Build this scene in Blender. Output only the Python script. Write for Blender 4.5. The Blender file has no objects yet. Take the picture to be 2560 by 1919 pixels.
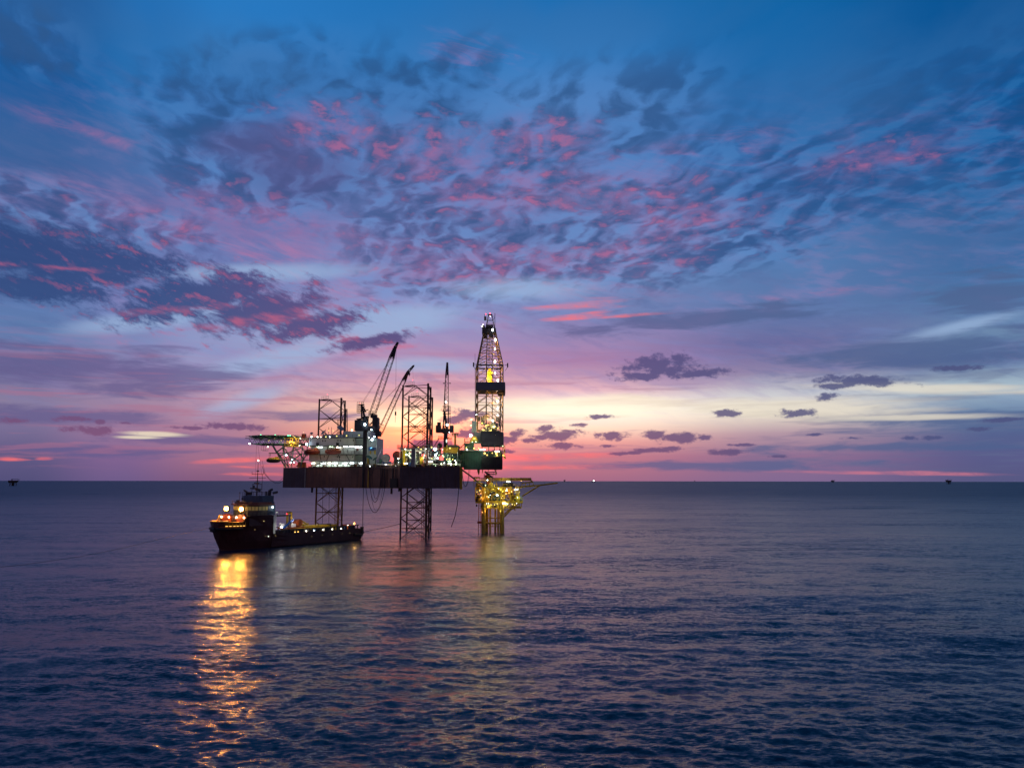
import bpy, math, random
import numpy as np
from mathutils import Vector, Matrix
random.seed(7)
PI = math.pi
scene = bpy.context.scene
COL = scene.collection

# ------------------------------------------------------------------ camera
H = 22.5                      # height of the drone above the sea
PITCH = math.radians(7.12)
camd = bpy.data.cameras.new('camera'); cam = bpy.data.objects.new('camera', camd)
COL.objects.link(cam); scene.camera = cam
camd.sensor_width = 36; camd.lens = 27.0; camd.clip_start = 1; camd.clip_end = 60000
cam.location = (0, 0, H)
cam.rotation_euler = (math.radians(90) + PITCH, 0, 0)
cam.rotation_euler = (Matrix.Rotation(math.radians(90) + PITCH, 3, 'X') @ Matrix.Rotation(math.radians(0.06), 3, 'Z')).to_euler()

scene.view_settings.view_transform = 'Standard'
scene.view_settings.look = 'None'
scene.view_settings.exposure = 0.0
scene.view_settings.gamma = 1.0
scene.render.engine = 'CYCLES'
cy = scene.cycles
cy.use_denoising = True
cy.max_bounces = 6; cy.diffuse_bounces = 2; cy.glossy_bounces = 4; cy.transmission_bounces = 2
cy.caustics_reflective = True
cy.sample_clamp_indirect = 12
cy.use_light_tree = True

def ray(px, py):
    """direction (scaled so that y = 1) through a point of the photograph"""
    u = (px - 1280) / 1920.0; v = (959.5 - py) / 1920.0
    c, s = math.cos(PITCH), math.sin(PITCH)
    y = c - v * s; z = s + v * c
    return u / y, z / y
def W(px, py, Y):
    u, w = ray(px, py)
    return Vector((u * Y, Y, H + w * Y))
def azel(px, py):
    u, w = ray(px, py)
    return math.atan2(u, 1.0), math.atan2(w, math.hypot(u, 1.0))

def lin(c):
    return tuple(((v / 255.0) / 12.92) if v <= 10 else (((v / 255.0) + 0.055) / 1.055) ** 2.4 for v in c)

# ------------------------------------------------------------------ world: dusk sky
world = bpy.data.worlds.new('World'); scene.world = world
world.use_nodes = True
nt = world.node_tree; nt.nodes.clear()
L = nt.links
class S:                                  # a socket with arithmetic
    def __init__(s, sock): s.s = sock
    def __add__(a, b): return M('ADD', a, b)
    def __radd__(a, b): return M('ADD', b, a)
    def __sub__(a, b): return M('SUBTRACT', a, b)
    def __rsub__(a, b): return M('SUBTRACT', b, a)
    def __mul__(a, b): return M('MULTIPLY', a, b)
    def __rmul__(a, b): return M('MULTIPLY', b, a)
    def __truediv__(a, b): return M('DIVIDE', a, b)
def put(sock, v):
    if isinstance(v, S): L.new(v.s, sock)
    else: sock.default_value = v
def M(op, a, b=None, c=None, clamp=False):
    n = nt.nodes.new('ShaderNodeMath'); n.operation = op; n.use_clamp = clamp
    put(n.inputs[0], a)
    if b is not None: put(n.inputs[1], b)
    if c is not None: put(n.inputs[2], c)
    return S(n.outputs[0])
def step(v, a, b):                        # smoothstep, a may exceed b
    n = nt.nodes.new('ShaderNodeMapRange'); n.interpolation_type = 'SMOOTHSTEP'
    if a > b: return 1.0 - step(v, b, a)
    put(n.inputs['Value'], v); n.inputs['From Min'].default_value = a; n.inputs['From Max'].default_value = b
    return S(n.outputs['Result'])
def xyz(a, b, c=0.0):
    n = nt.nodes.new('ShaderNodeCombineXYZ')
    for i, v in enumerate((a, b, c)): put(n.inputs[i], v)
    return S(n.outputs[0])
def noise(vec, scale, detail=4.0, rough=0.55, dist=0.0, lac=2.0):
    n = nt.nodes.new('ShaderNodeTexNoise'); n.noise_dimensions = '3D'
    put(n.inputs['Vector'], vec)
    n.inputs['Scale'].default_value = scale; n.inputs['Detail'].default_value = detail
    n.inputs['Roughness'].default_value = rough; n.inputs['Distortion'].default_value = dist
    n.inputs['Lacunarity'].default_value = lac
    return S(n.outputs['Fac'])
def mix(f, a, b):
    n = nt.nodes.new('ShaderNodeMix'); n.data_type = 'RGBA'; n.clamp_factor = True
    put(n.inputs[0], f)
    for i, v in ((6, a), (7, b)):
        if isinstance(v, S): L.new(v.s, n.inputs[i])
        else: n.inputs[i].default_value = (*lin(v), 1)
    return S(n.outputs[2])
def gain(col, f):
    n = nt.nodes.new('ShaderNodeVectorMath'); n.operation = 'SCALE'
    L.new(col.s, n.inputs[0]); put(n.inputs[3], f)
    return S(n.outputs[0])

tc = nt.nodes.new('ShaderNodeTexCoord')
sep = nt.nodes.new('ShaderNodeSeparateXYZ'); L.new(tc.outputs['Generated'], sep.inputs[0])
dx, dy, dz = (S(sep.outputs[i]) for i in range(3))
az = M('ARCTAN2', dx, dy)
el = M('ARCSINE', M('MINIMUM', M('MAXIMUM', dz, -1.0), 1.0))
AE = xyz(az, el)
ELMAX = 0.70
elf = M('DIVIDE', el, ELMAX, clamp=True)

def DEG(x, y):                            # 2212-px-wide reading of the photograph -> (az, el)
    return azel(x * 1.15733, y * 1.15733)

def ramp(x, stops):
    n = nt.nodes.new('ShaderNodeValToRGB'); put(n.inputs[0], elf)
    cr = n.color_ramp; cr.interpolation = 'LINEAR'
    pts = sorted((max(0.0, DEG(x, y)[1]) / ELMAX, c) for y, c in stops)
    cr.elements[0].position = 0.0; cr.elements[0].color = (*lin(pts[0][1]), 1)
    cr.elements[1].position = pts[-1][0]; cr.elements[1].color = (*lin(pts[-1][1]), 1)
    for p, c in pts[1:-1]:
        e = cr.elements.new(p); e.color = (*lin(c), 1)
    return S(n.outputs[0])

SKY = [
 (60,  [(0,(20,86,152)),(130,(6,88,155)),(300,(58,98,155)),(450,(50,92,148)),(560,(66,98,150)),(660,(92,120,172)),(720,(96,124,172)),(800,(108,112,156)),(870,(142,130,158)),(920,(124,112,150)),(980,(98,90,132)),(1036,(84,80,122))]),
 (260, [(0,(34,110,180)),(150,(36,112,180)),(300,(60,106,164)),(420,(74,106,164)),(540,(84,110,166)),(640,(115,135,192)),(720,(128,145,192)),(800,(135,125,168)),(860,(175,145,165)),(920,(165,125,155)),(985,(130,100,145)),(1036,(112,92,138))]),
 (450, [(0,(40,120,192)),(150,(52,122,188)),(300,(68,110,172)),(420,(90,110,170)),(540,(102,122,180)),(640,(128,152,204)),(720,(152,168,212)),(800,(160,155,195)),(860,(205,160,175)),(930,(176,128,152)),(990,(160,110,138)),(1036,(132,92,126))]),
 (850, [(0,(34,114,184)),(150,(50,120,186)),(280,(80,125,185)),(400,(98,122,180)),(520,(122,130,186)),(620,(138,154,206)),(700,(160,165,210)),(770,(190,145,180)),(830,(220,165,180)),(890,(255,200,165)),(930,(252,170,130)),(980,(225,120,125)),(1036,(180,98,122))]),
 (1250,[(0,(26,110,180)),(120,(50,122,190)),(230,(92,142,205)),(350,(95,130,190)),(480,(108,132,186)),(600,(124,154,206)),(690,(130,135,185)),(780,(180,135,175)),(840,(228,180,190)),(885,(255,240,225)),(925,(252,212,185)),(955,(236,160,150)),(985,(204,126,138)),(1036,(168,108,134))]),
 (1700,[(0,(14,100,166)),(150,(28,104,170)),(300,(45,105,170)),(420,(70,110,170)),(560,(85,130,185)),(660,(95,120,170)),(740,(110,112,160)),(800,(140,130,168)),(850,(205,205,210)),(895,(228,215,200)),(935,(180,150,165)),(985,(145,110,145)),(1036,(130,105,145))]),
 (2150,[(0,(8,84,148)),(200,(8,85,150)),(400,(28,90,150)),(560,(55,105,160)),(660,(85,125,170)),(710,(110,140,175)),(770,(85,110,155)),(830,(165,185,200)),(880,(120,145,175)),(935,(85,98,142)),(985,(90,92,138)),(1036,(88,88,130))]),
]
base = None; prev = None
for x, st in SKY:
    r = ramp(x, st); a = DEG(x, 900)[0]
    base = r if base is None else mix(step(az, prev, a), base, r)
    prev = a
behind = mix(step(dz, 0.0, 0.8), (128, 92, 104), (44, 84, 134))
base = mix(step(dy, 0.35, -0.2), base, behind)

# wide, slow variation of the air and thin veils
wv = xyz(az * 1.0, el * 3.2 + az * 0.25, 0.3)
nveil = noise(wv, 3.1, 5, 0.55, 0.6)
nfine = noise(xyz(az * 1.0, el * 7.0 + az * 0.9, 5.0), 9.0, 6, 0.62, 0.5)
# cloud deck seen in perspective
den = dz + 0.10
cx = dx / den; cyy = dy / den

def shape(pts, warp, soft):
    """max of rotated ellipses given in (az, el); pts: (x, y, rx, ry, angle deg) read in the photograph"""
    tot = None
    for (x, y, rx, ry, ang) in pts:
        a0, e0 = DEG(x, y); k = math.cos(a0) / 1659.0
        ca, sa = math.cos(math.radians(ang)), math.sin(math.radians(ang))
        A1, B1 = ca / (rx * k), -sa / (rx * k); A2, B2 = sa / (ry * k), ca / (ry * k)
        q = M('MULTIPLY_ADD', az, A2, M('MULTIPLY_ADD', el, B2, -(A2 * a0 + B2 * e0))) if abs(ang) > 0.01 else M('MULTIPLY_ADD', el, B2, -B2 * e0)
        p = M('MULTIPLY_ADD', az, A1, M('MULTIPLY_ADD', el, B1, -(A1 * a0 + B1 * e0))) if abs(ang) > 0.01 else M('MULTIPLY_ADD', az, A1, -A1 * a0)
        d = M('MULTIPLY_ADD', p, p, q * q)
        tot = d if tot is None else M('MINIMUM', tot, d)
    tot = 1.0 - M('SQRT', tot)
    return tot + warp

col = base
# purple veil, centre-left and right, and high mauve patches
veil = shape([(350,560,620,240,8),(1000,500,560,170,12),(1750,740,560,60,-4),(300,880,420,90,0)], (nveil - 0.5) * 2.6, 0)
col = mix(step(veil, -0.15, 0.75) * 0.28, col, (112, 102, 156))
# high thin light streaks
col = mix(step(nfine, 0.47, 0.70) * step(el, 0.02, 0.16) * step(el, 0.42, 0.2) * 0.18, col, (110, 146, 206))
nff = noise(xyz(az * 1.0, el * 3.4 + az * 0.7, 11.0), 22.0, 7, 0.62, 0.3)
col = mix(step(nff, 0.40, 0.66) * step(el, 0.05, 0.14) * step(el, 0.50, 0.3) * 0.34, col, mix(step(nveil, 0.42, 0.58), (82, 104, 158), (158, 134, 184)))
pinkv = shape([(200,290,300,40,8),(1030,120,150,50,8),(600,560,520,110,10),(1480,350,520,60,-4),(1950,340,240,40,-8),(1250,600,330,55,8),(1780,630,260,18,-1),(980,560,400,70,10)], (noise(wv, 5.0, 5, 0.6, 0.8) - 0.5) * 2.4, 0)
pinkn = noise(xyz(az, el * 4.5 + az * 0.8, 2.0), 12.0, 6, 0.62, 0.8)
col = mix(step(pinkv, 0.0, 0.9) * step(pinkn, 0.42, 0.72) * 0.42, col, (200, 116, 156))

# ---- altocumulus field and the dark bands on the left
def voro(vec, scale, smooth=0.8, det=1.0):
    n = nt.nodes.new('ShaderNodeTexVoronoi'); n.feature = 'SMOOTH_F1'; n.voronoi_dimensions = '2D'
    put(n.inputs['Vector'], vec); n.inputs['Scale'].default_value = scale; n.inputs['Smoothness'].default_value = smooth
    n.inputs['Detail'].default_value = det; n.inputs['Roughness'].default_value = 0.55
    return S(n.outputs['Distance'])
def vadd(a, b):
    n = nt.nodes.new('ShaderNodeVectorMath'); n.operation = 'ADD'; L.new(a.s, n.inputs[0]); L.new(b.s, n.inputs[1]); return S(n.outputs[0])
wa = noise(xyz(cx, cyy, 2.2), 3.4, 3, 0.55); wb = noise(xyz(cx, cyy, 6.6), 3.4, 3, 0.55)
wc = noise(xyz(cx, cyy, 3.3), 13.0, 4, 0.6); wd = noise(xyz(cx, cyy, 9.9), 13.0, 4, 0.6)
def puffs(sh):
    ux = cx * 1.0 + cyy * 0.30 + (wa - 0.5) * 0.20 + (wc - 0.5) * 0.035
    uy = cyy * 0.58 - cx * 0.14 + (wb - 0.5) * 0.20 + (wd - 0.5) * 0.035 + sh
    v = voro(xyz(ux, uy), 13.5, 0.8, 1.0)
    f = noise(xyz(ux, uy, 1.7), 15.0, 7, 0.56, 0.0)
    return (0.58 - v) * 0.60 + (f - 0.5) * 1.0
big = noise(xyz(cx, cyy * 0.6, 4.4), 1.9, 5, 0.55, 0.5)
n1 = puffs(0.0); n1b = puffs(0.021)
field = shape([(560,200,260,110,-16),(850,260,380,150,-12),(1130,350,420,190,-14),(1420,440,380,150,-16),(1520,540,330,90,-6),(620,350,260,120,-8),(1750,380,420,140,0),(1230,500,460,110,-8),(2050,300,340,200,0),(60,90,120,80,0),(1150,570,360,70,-6),(200,470,260,60,6)], (big - 0.5) * 2.0, 0)
fm = step(field, -0.30, 0.55)
sheet = step(field, -0.2, 0.8)
col = mix(sheet * 0.34, col, mix(step(az, 0.15, 0.5), mix(step(el, 0.2, 0.45), (84, 96, 154), (56, 98, 160)), (34, 92, 154)))
thick = noise(xyz(cx, cyy * 0.8, 12.0), 3.6, 4, 0.55, 0.2)
dens = step(n1 + fm * 0.16 + (thick - 0.5) * 0.55, -0.04, 0.36) * fm
dark = mix(step(el, 0.16, 0.36), (64, 76, 128), (42, 80, 130))
dark = mix(step(az, 0.15, 0.5), dark, (26, 76, 132))
gap = step(n1 + fm * 0.16, 0.16, -0.12) * fm
col = mix(gap * (0.58 - step(el, 0.36, 0.5) * 0.35), col, mix(step(az, 0.2, 0.5), mix(step(el, 0.2, 0.45), (122, 156, 212), (78, 136, 200)), (50, 118, 180)))
col = mix(dens * 0.72, col, dark)
litm = shape([(1180,560,420,40,2),(1000,600,260,30,4),(720,280,150,60,0),(960,340,180,90,0),(1130,410,300,80,0),(1350,420,220,70,0),(1250,565,360,45,-6),(1480,480,200,60,0),(1860,345,180,40,0),(1150,300,170,60,0),(560,470,260,60,6),(330,470,200,40,4)], (big - 0.5) * 1.0, 0)
litn = noise(xyz(az, el * 2.2, 14.0), 30.0, 5, 0.62)
lit = step(n1 - n1b, 0.00, 0.22) * step(n1, -0.12, 0.12) * fm * step(litm, -0.4, 0.5) * step(litn, 0.40, 0.62)
col = mix(lit * 0.52, col, (196, 108, 148))
col = mix(step(litm, -0.1, 0.9) * step(litn, 0.30, 0.66) * 0.40, col, (174, 108, 154))
# thin grey-blue veils up to the zenith and on the right
vl = shape([(300,60,420,120,6),(1250,60,420,70,0),(1800,180,500,160,-6),(2000,520,360,160,0),(1500,620,360,60,0)], (noise(xyz(cx * 0.8, cyy * 0.5, 21.0), 3.0, 6, 0.58, 0.3) - 0.5) * 2.6, 0)
col = mix(step(vl, -0.2, 0.9) * 0.34, col, mix(step(el, 0.2, 0.4), (92, 112, 158), (62, 110, 164)))
# soft mauve cloud bank upper left of centre
mv = shape([(560,300,130,50,-14),(660,385,130,55,-14),(600,340,110,70,0)], (big - 0.5) * 0.9 + (thick - 0.5) * 0.8, 0)
col = mix(step(mv, -0.1, 0.8) * 0.5, col, (92, 86, 138))

# left dark mass sloping down to the right
n2 = noise(xyz(az * 1.0, el * 2.1 + az * 0.55, 7.0), 26.0, 8, 0.68, 0.25)
n2b = noise(xyz(az * 1.0, el * 2.1 + az * 0.55 - 0.014, 7.0), 26.0, 7, 0.68, 0.25)
band = shape([(60,540,230,60,-4),(220,570,190,50,-8),(430,640,200,52,-14),(560,670,150,48,-14),(680,705,130,32,-14),(800,738,100,16,-12),(60,620,230,30,0)], (n2 - 0.5) * 3.0, 0)
bd = step(band, -0.22, 0.45)
col = mix(bd * 0.86, col, mix(step(az, -0.45, -0.25), (48, 72, 124), (80, 68, 120)))
bl = step(n2 - n2b, 0.03, 0.20) * step(band, -0.35, 0.1) * step(az, -0.66, -0.44)
under = shape([(560,692,260,17,-13),(400,668,160,11,-9),(700,740,150,11,-14),(140,580,170,7,-4),(820,755,120,8,-8)], (n2 - 0.5) * 3.0, 0)
col = mix(M('MAXIMUM', bl * 0.38, step(under, -0.1, 0.9) * step(nff, 0.36, 0.66) * 0.55), col, (212, 104, 132))
# lighter blue clearing under the band
clr = shape([(330,690,260,30,-12),(640,765,260,34,-16),(1130,625,240,40,0),(800,700,300,40,-10),(900,790,200,24,0),(520,870,150,30,-18),(560,590,300,26,-6),(2080,702,190,22,-8)], (nveil - 0.5) * 1.5, 0)
col = mix(step(clr, 0.0, 0.8) * (1.0 - bd) * 0.62, col, (158, 186, 222))
# mauve left strata
n3 = noise(xyz(az * 1.0, el * 6.0, 9.0), 11.0, 6, 0.6, 0.4)
stl = shape([(120,790,340,60,-3),(330,820,240,50,-4),(150,900,300,26,0),(420,950,260,16,0),(700,900,200,22,0),(2000,760,340,50,0),(2050,905,330,30,2),(1500,690,420,30,-2),(2130,640,160,60,0),(1900,965,420,16,0),(1560,1005,420,14,0),(250,975,300,16,0)], (n3 - 0.5) * 2.6, 0)
col = mix(step(stl, 0.0, 0.75) * 0.74, col, mix(step(az, -0.1, 0.4), (100, 92, 140), (78, 98, 142)))
# thin low streaks across the bright strip
n4 = noise(xyz(az * 1.0, el * 13.0 - az * 0.25, 3.0), 7.5, 6, 0.58, 0.3)
low = step(el, 0.0, 0.03) * step(el, 0.20, 0.10)
col = mix(step(n4, 0.50, 0.64) * low * 0.42, col, mix(step(az, 0.0, 0.45), (176, 112, 140), (98, 108, 145)))
# hot pink streaks near the horizon
hs = shape([(1240,660,150,11,-4),(1370,680,110,6,-3),(1250,684,90,9,-4),(1150,985,170,10,0),(1180,1010,190,7,0),(520,995,120,8,-3),(640,1005,160,7,0),(560,1024,110,5,0),(520,1008,50,4,2),(20,993,40,5,0),(95,992,18,4,0),(1960,1021,330,5,1),(1270,905,10,5,0)], (n4 - 0.5) * 2.8, 0)
col = mix(step(hs, -0.1, 0.8) * (0.30 + step(nff, 0.38, 0.60) * 0.45), col, mix(step(az, 0.1, 0.3), (255, 118, 118), (205, 120, 140)))
glow = shape([(880,905,120,34,-3),(1250,880,330,30,1),(330,938,80,7,1),(300,945,60,5,0),(1700,880,330,28,2),(2000,838,280,14,4),(1980,900,220,9,1),(1260,868,300,22,0)], (n4 - 0.5) * 1.6, 0)
col = mix(step(glow, -0.1, 0.7) * 0.65, col, mix(step(az, 0.05, 0.4), (255, 240, 205), (236, 226, 205)))

# the strip where the sun has gone down is really far brighter than paper white
hot = shape([(900,930,330,110,0),(1230,905,420,90,0)], 0.0, 0)
col = gain(col, 1.0 + step(hot, -0.1, 0.9) * 0.22)
# the afterglow is overexposed in red just above the place where the sun went down
red = shape([(930,968,190,95,0)], (n4 - 0.5) * 0.8, 0)
sc3 = nt.nodes.new('ShaderNodeVectorMath'); sc3.operation = 'MULTIPLY'; L.new(col.s, sc3.inputs[0])
cb3 = xyz(1.0 + step(red, -0.2, 1.0) * 1.8, 1.0 + step(red, -0.2, 1.0) * 0.50, 1.0); L.new(cb3.s, sc3.inputs[1]); col = S(sc3.outputs[0])
# ---- small dark cumulus
nc = noise(xyz(az, el * 1.7, 0.0), 52.0, 8, 0.68, 0.15)
cum = shape([(1420,785,70,20,-6),(1380,812,60,10,0),(1510,806,70,11,0),(1450,800,80,14,0),(1855,822,84,14,4),(1795,832,36,8,0),(1785,857,26,9,0),(1572,892,28,9,0),(1722,892,40,9,0),(1300,899,32,5,0),(1112,936,22,10,0),(1098,950,26,10,0),(1175,925,24,7,0),(1210,938,46,12,0),(1250,917,20,5,0),(1165,944,26,6,0),(1325,940,34,11,0),(1212,963,40,7,0),(1145,950,20,6,0),(1415,940,30,10,0),(1465,944,60,12,0),(1520,945,22,6,0),(1085,975,30,5,0),(1570,975,44,7,0),(1415,972,40,5,0),(1350,978,30,5,0),(1450,968,20,6,0),(1310,963,18,4,0),(1680,985,18,3,0),(1840,945,22,4,0),(1960,945,22,5,0),(2018,944,22,5,0),(1760,937,16,3,0),(1600,960,30,3,0),(2115,925,22,5,0),(2170,905,40,5,0),(510,922,60,9,2),(205,930,56,9,3),(30,910,30,8,0),(155,905,40,6,0),(215,912,12,5,0),(265,914,16,4,0),(1010,893,44,10,4),(985,905,34,10,0),(940,960,60,12,0),(410,925,40,4,0),(2070,795,44,6,2),(1010,935,40,12,0)], (nc - 0.5) * 3.4, 0)
cc = mix(step(az, 0.0, 0.5), mix(step(el, 0.03, 0.12), (128, 82, 118), (92, 80, 128)), (78, 84, 128))
col = mix(step(cum, -0.25, 0.5) * 0.9, col, cc)

bg = nt.nodes.new('ShaderNodeBackground'); L.new(col.s, bg.inputs[0]); bg.inputs[1].default_value = 1.0
wo = nt.nodes.new('ShaderNodeOutputWorld'); L.new(bg.outputs[0], wo.inputs[0])
world.cycles.sampling_method = 'MANUAL'; world.cycles.sample_map_resolution = 512

# ------------------------------------------------------------------ mesh helpers
class MB:
    """collects boxes, bars, tubes ... and links them as ONE mesh object"""
    def __init__(s): s.v = []; s.f = []
    def add(s, vs, fs):
        n = len(s.v); s.v += [tuple(v) for v in vs]; s.f += [tuple(n + i for i in f) for f in fs]; return s
    def box(s, x0, x1, y0, y1, z0, z1):
        return s.add([(x0,y0,z0),(x1,y0,z0),(x1,y1,z0),(x0,y1,z0),(x0,y0,z1),(x1,y0,z1),(x1,y1,z1),(x0,y1,z1)],
                     [(0,3,2,1),(4,5,6,7),(0,1,5,4),(1,2,6,5),(2,3,7,6),(3,0,4,7)])
    def obox(s, c, size, rot=0.0, rz=None):
        hx, hy, hz = size[0]/2, size[1]/2, size[2]/2
        ca, sa = math.cos(rot), math.sin(rot); vs = []
        for z in (-hz, hz):
            for x, y in ((-hx,-hy),(hx,-hy),(hx,hy),(-hx,hy)):
                vs.append((c[0]+x*ca-y*sa, c[1]+x*sa+y*ca, c[2]+z))
        return s.add(vs, [(0,3,2,1),(4,5,6,7),(0,1,5,4),(1,2,6,5),(2,3,7,6),(3,0,4,7)])
    def bar(s, p, q, r, n=6, r2=None):
        p = Vector(p); q = Vector(q); d = q - p
        if d.length < 1e-6: return s
        d.normalize(); a = d.orthogonal().normalized()
        if abs(d.z) < 0.999:
            a = d.cross(Vector((0,0,1))).normalized()
        b = d.cross(a); r2 = r if r2 is None else r2; vs = []
        for c, rr in ((p, r), (q, r2)):
            for i in range(n):
                t = 2*PI*(i+.5)/n; vs.append(c + a*(math.cos(t)*rr) + b*(math.sin(t)*rr))
        fs = [(i, (i+1) % n, n+(i+1) % n, n+i) for i in range(n)] + [tuple(range(n-1,-1,-1)), tuple(range(n, 2*n))]
        return s.add(vs, fs)
    def tube(s, pts, r, n=6):
        for a, b in zip(pts[:-1], pts[1:]): s.bar(a, b, r, n)
        return s
    def prism(s, poly, z0, z1):
        n = len(poly)
        vs = [(x,y,z0) for x,y in poly] + [(x,y,z1) for x,y in poly]
        return s.add(vs, [(i,(i+1)%n,n+(i+1)%n,n+i) for i in range(n)] + [tuple(range(n-1,-1,-1)), tuple(range(n,2*n))])
    def sph(s, c, r, sc=(1,1,1), nu=10, nv=6):
        vs = []; fs = []
        for j in range(nv+1):
            t = PI*j/nv
            for i in range(nu):
                p = 2*PI*i/nu
                vs.append((c[0]+r*sc[0]*math.sin(t)*math.cos(p), c[1]+r*sc[1]*math.sin(t)*math.sin(p), c[2]+r*sc[2]*math.cos(t)))
        for j in range(nv):
            for i in range(nu):
                fs.append((j*nu+i, (j+1)*nu+i, (j+1)*nu+(i+1)%nu, j*nu+(i+1)%nu))
        return s.add(vs, fs)
    def rail(s, pts, h=1.1, r=0.05, gap=2.0, closed=False):
        pts = [Vector(p) for p in pts]
        if closed: pts = pts + [pts[0]]
        for a, b in zip(pts[:-1], pts[1:]):
            up = Vector((0,0,h)); s.bar(a+up, b+up, r, 4); s.bar(a+up*.5, b+up*.5, r*.8, 4)
            k = max(1, int((b-a).length/gap))
            for i in range(k+1):
                p = a.lerp(b, i/k); s.bar(p, p+up, r, 4)
        return s
    def lattice(s, A, B, n, r, rb, w0, w1, side=None, cross=True):
        """four-chord lattice boom from A to B, width w0 -> w1"""
        A = Vector(A); B = Vector(B); d = (B-A).normalized()
        e = (Vector(side) if side else d.cross(Vector((0,0,1)))).normalized(); f = d.cross(e).normalized()
        def c(t, i):
            w = (w0 + (w1-w0)*t)/2; sx, sy = ((-1,-1),(1,-1),(1,1),(-1,1))[i]
            return A.lerp(B, t) + e*(w*sx) + f*(w*sy)
        for i in range(4): s.bar(c(0,i), c(1,i), r, 5)
        for k in range(n):
            for i in range(4):
                j = (i+1) % 4
                a, b = (i, j) if k % 2 else (j, i)
                s.bar(c(k/n, a), c((k+1)/n, b), rb, 4)
                if cross: s.bar(c(k/n, i), c(k/n, j), rb, 4)
        return s
    def build(s, name, mat, parent=None, label=None, smooth=False, local=False):
        me = bpy.data.meshes.new(name)
        v = s.v
        if parent is not None and not local:
            o = root_of(parent).location; v = [(a-o[0], b-o[1], c-o[2]) for a,b,c in v]
        me.from_pydata(v, [], s.f); me.materials.append(mat); me.validate()
        if smooth:
            for p in me.polygons: p.use_smooth = True
        ob = bpy.data.objects.new(name, me); COL.objects.link(ob)
        if parent is not None: ob.parent = parent
        if label: ob['label'] = label
        return ob
def root_of(o):
    while o.parent is not None: o = o.parent
    return o
def empty(name, loc, label, cat, group=None, rz=0.0):
    o = bpy.data.objects.new(name, None); COL.objects.link(o); o.location = loc; o.rotation_euler = (0,0,rz)
    o['label'] = label; o['category'] = cat
    if group: o['group'] = group
    return o
def tag(o, label, cat, group=None):
    o['label'] = label; o['category'] = cat
    if group: o['group'] = group
    return o
def single(mb, name, mat, loc, label, cat, group=None, smooth=False):
    """a thing that is one mesh; its origin sits at loc"""
    mb.v = [(a-loc[0], b-loc[1], c-loc[2]) for a,b,c in mb.v]
    o = mb.build(name, mat, smooth=smooth); o.location = loc
    return tag(o, label, cat, group)

# ------------------------------------------------------------------ materials
def mat(name, c, rough=0.6, metal=0.0, var=0.25, sc=0.35, streak=0.0, streakc=(0.10,0.035,0.015)):
    m = bpy.data.materials.new(name); m.use_nodes = True; t = m.node_tree; b = t.nodes['Principled BSDF']
    b.inputs['Roughness'].default_value = rough; b.inputs['Metallic'].default_value = metal
    co = t.nodes.new('ShaderNodeTexCoord'); n = t.nodes.new('ShaderNodeTexNoise')
    n.inputs['Scale'].default_value = sc; n.inputs['Detail'].default_value = 8; n.inputs['Roughness'].default_value = 0.65
    t.links.new(co.outputs['Object'], n.inputs['Vector'])
    r = t.nodes.new('ShaderNodeValToRGB'); r.color_ramp.elements[0].position = 0.32; r.color_ramp.elements[1].position = 0.68
    r.color_ramp.elements[0].color = (*[v*(1-var) for v in c], 1); r.color_ramp.elements[1].color = (*[min(1, v*(1+var)) for v in c], 1)
    t.links.new(n.outputs['Fac'], r.inputs[0]); out = r.outputs[0]
    if streak > 0:
        mp = t.nodes.new('ShaderNodeMapping'); mp.inputs['Scale'].default_value = (1.1, 1.1, 0.09)
        t.links.new(co.outputs['Object'], mp.inputs[0])
        n2 = t.nodes.new('ShaderNodeTexNoise'); n2.inputs['Scale'].default_value = 0.9; n2.inputs['Detail'].default_value = 6
        t.links.new(mp.outputs[0], n2.inputs['Vector'])
        r2 = t.nodes.new('ShaderNodeValToRGB'); r2.color_ramp.elements[0].position = 0.5; r2.color_ramp.elements[1].position = 0.72
        r2.color_ramp.elements[0].color = (0,0,0,1); r2.color_ramp.elements[1].color = (streak,)*3 + (1,)
        t.links.new(n2.outputs['Fac'], r2.inputs[0])
        mx = t.nodes.new('ShaderNodeMix'); mx.data_type = 'RGBA'
        t.links.new(r2.outputs[0], mx.inputs[0]); t.links.new(out, mx.inputs[6]); mx.inputs[7].default_value = (*streakc, 1)
        out = mx.outputs[2]
    t.links.new(out, b.inputs['Base Color'])
    return m
def glow_mat(name, c, e):
    m = bpy.data.materials.new(name); m.use_nodes = True; b = m.node_tree.nodes['Principled BSDF']
    b.inputs['Base Color'].default_value = (*c, 1); b.inputs['Emission Color'].default_value = (*c, 1)
    b.inputs['Emission Strength'].default_value = e; b.inputs['Roughness'].default_value = 0.4
    return m

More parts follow.
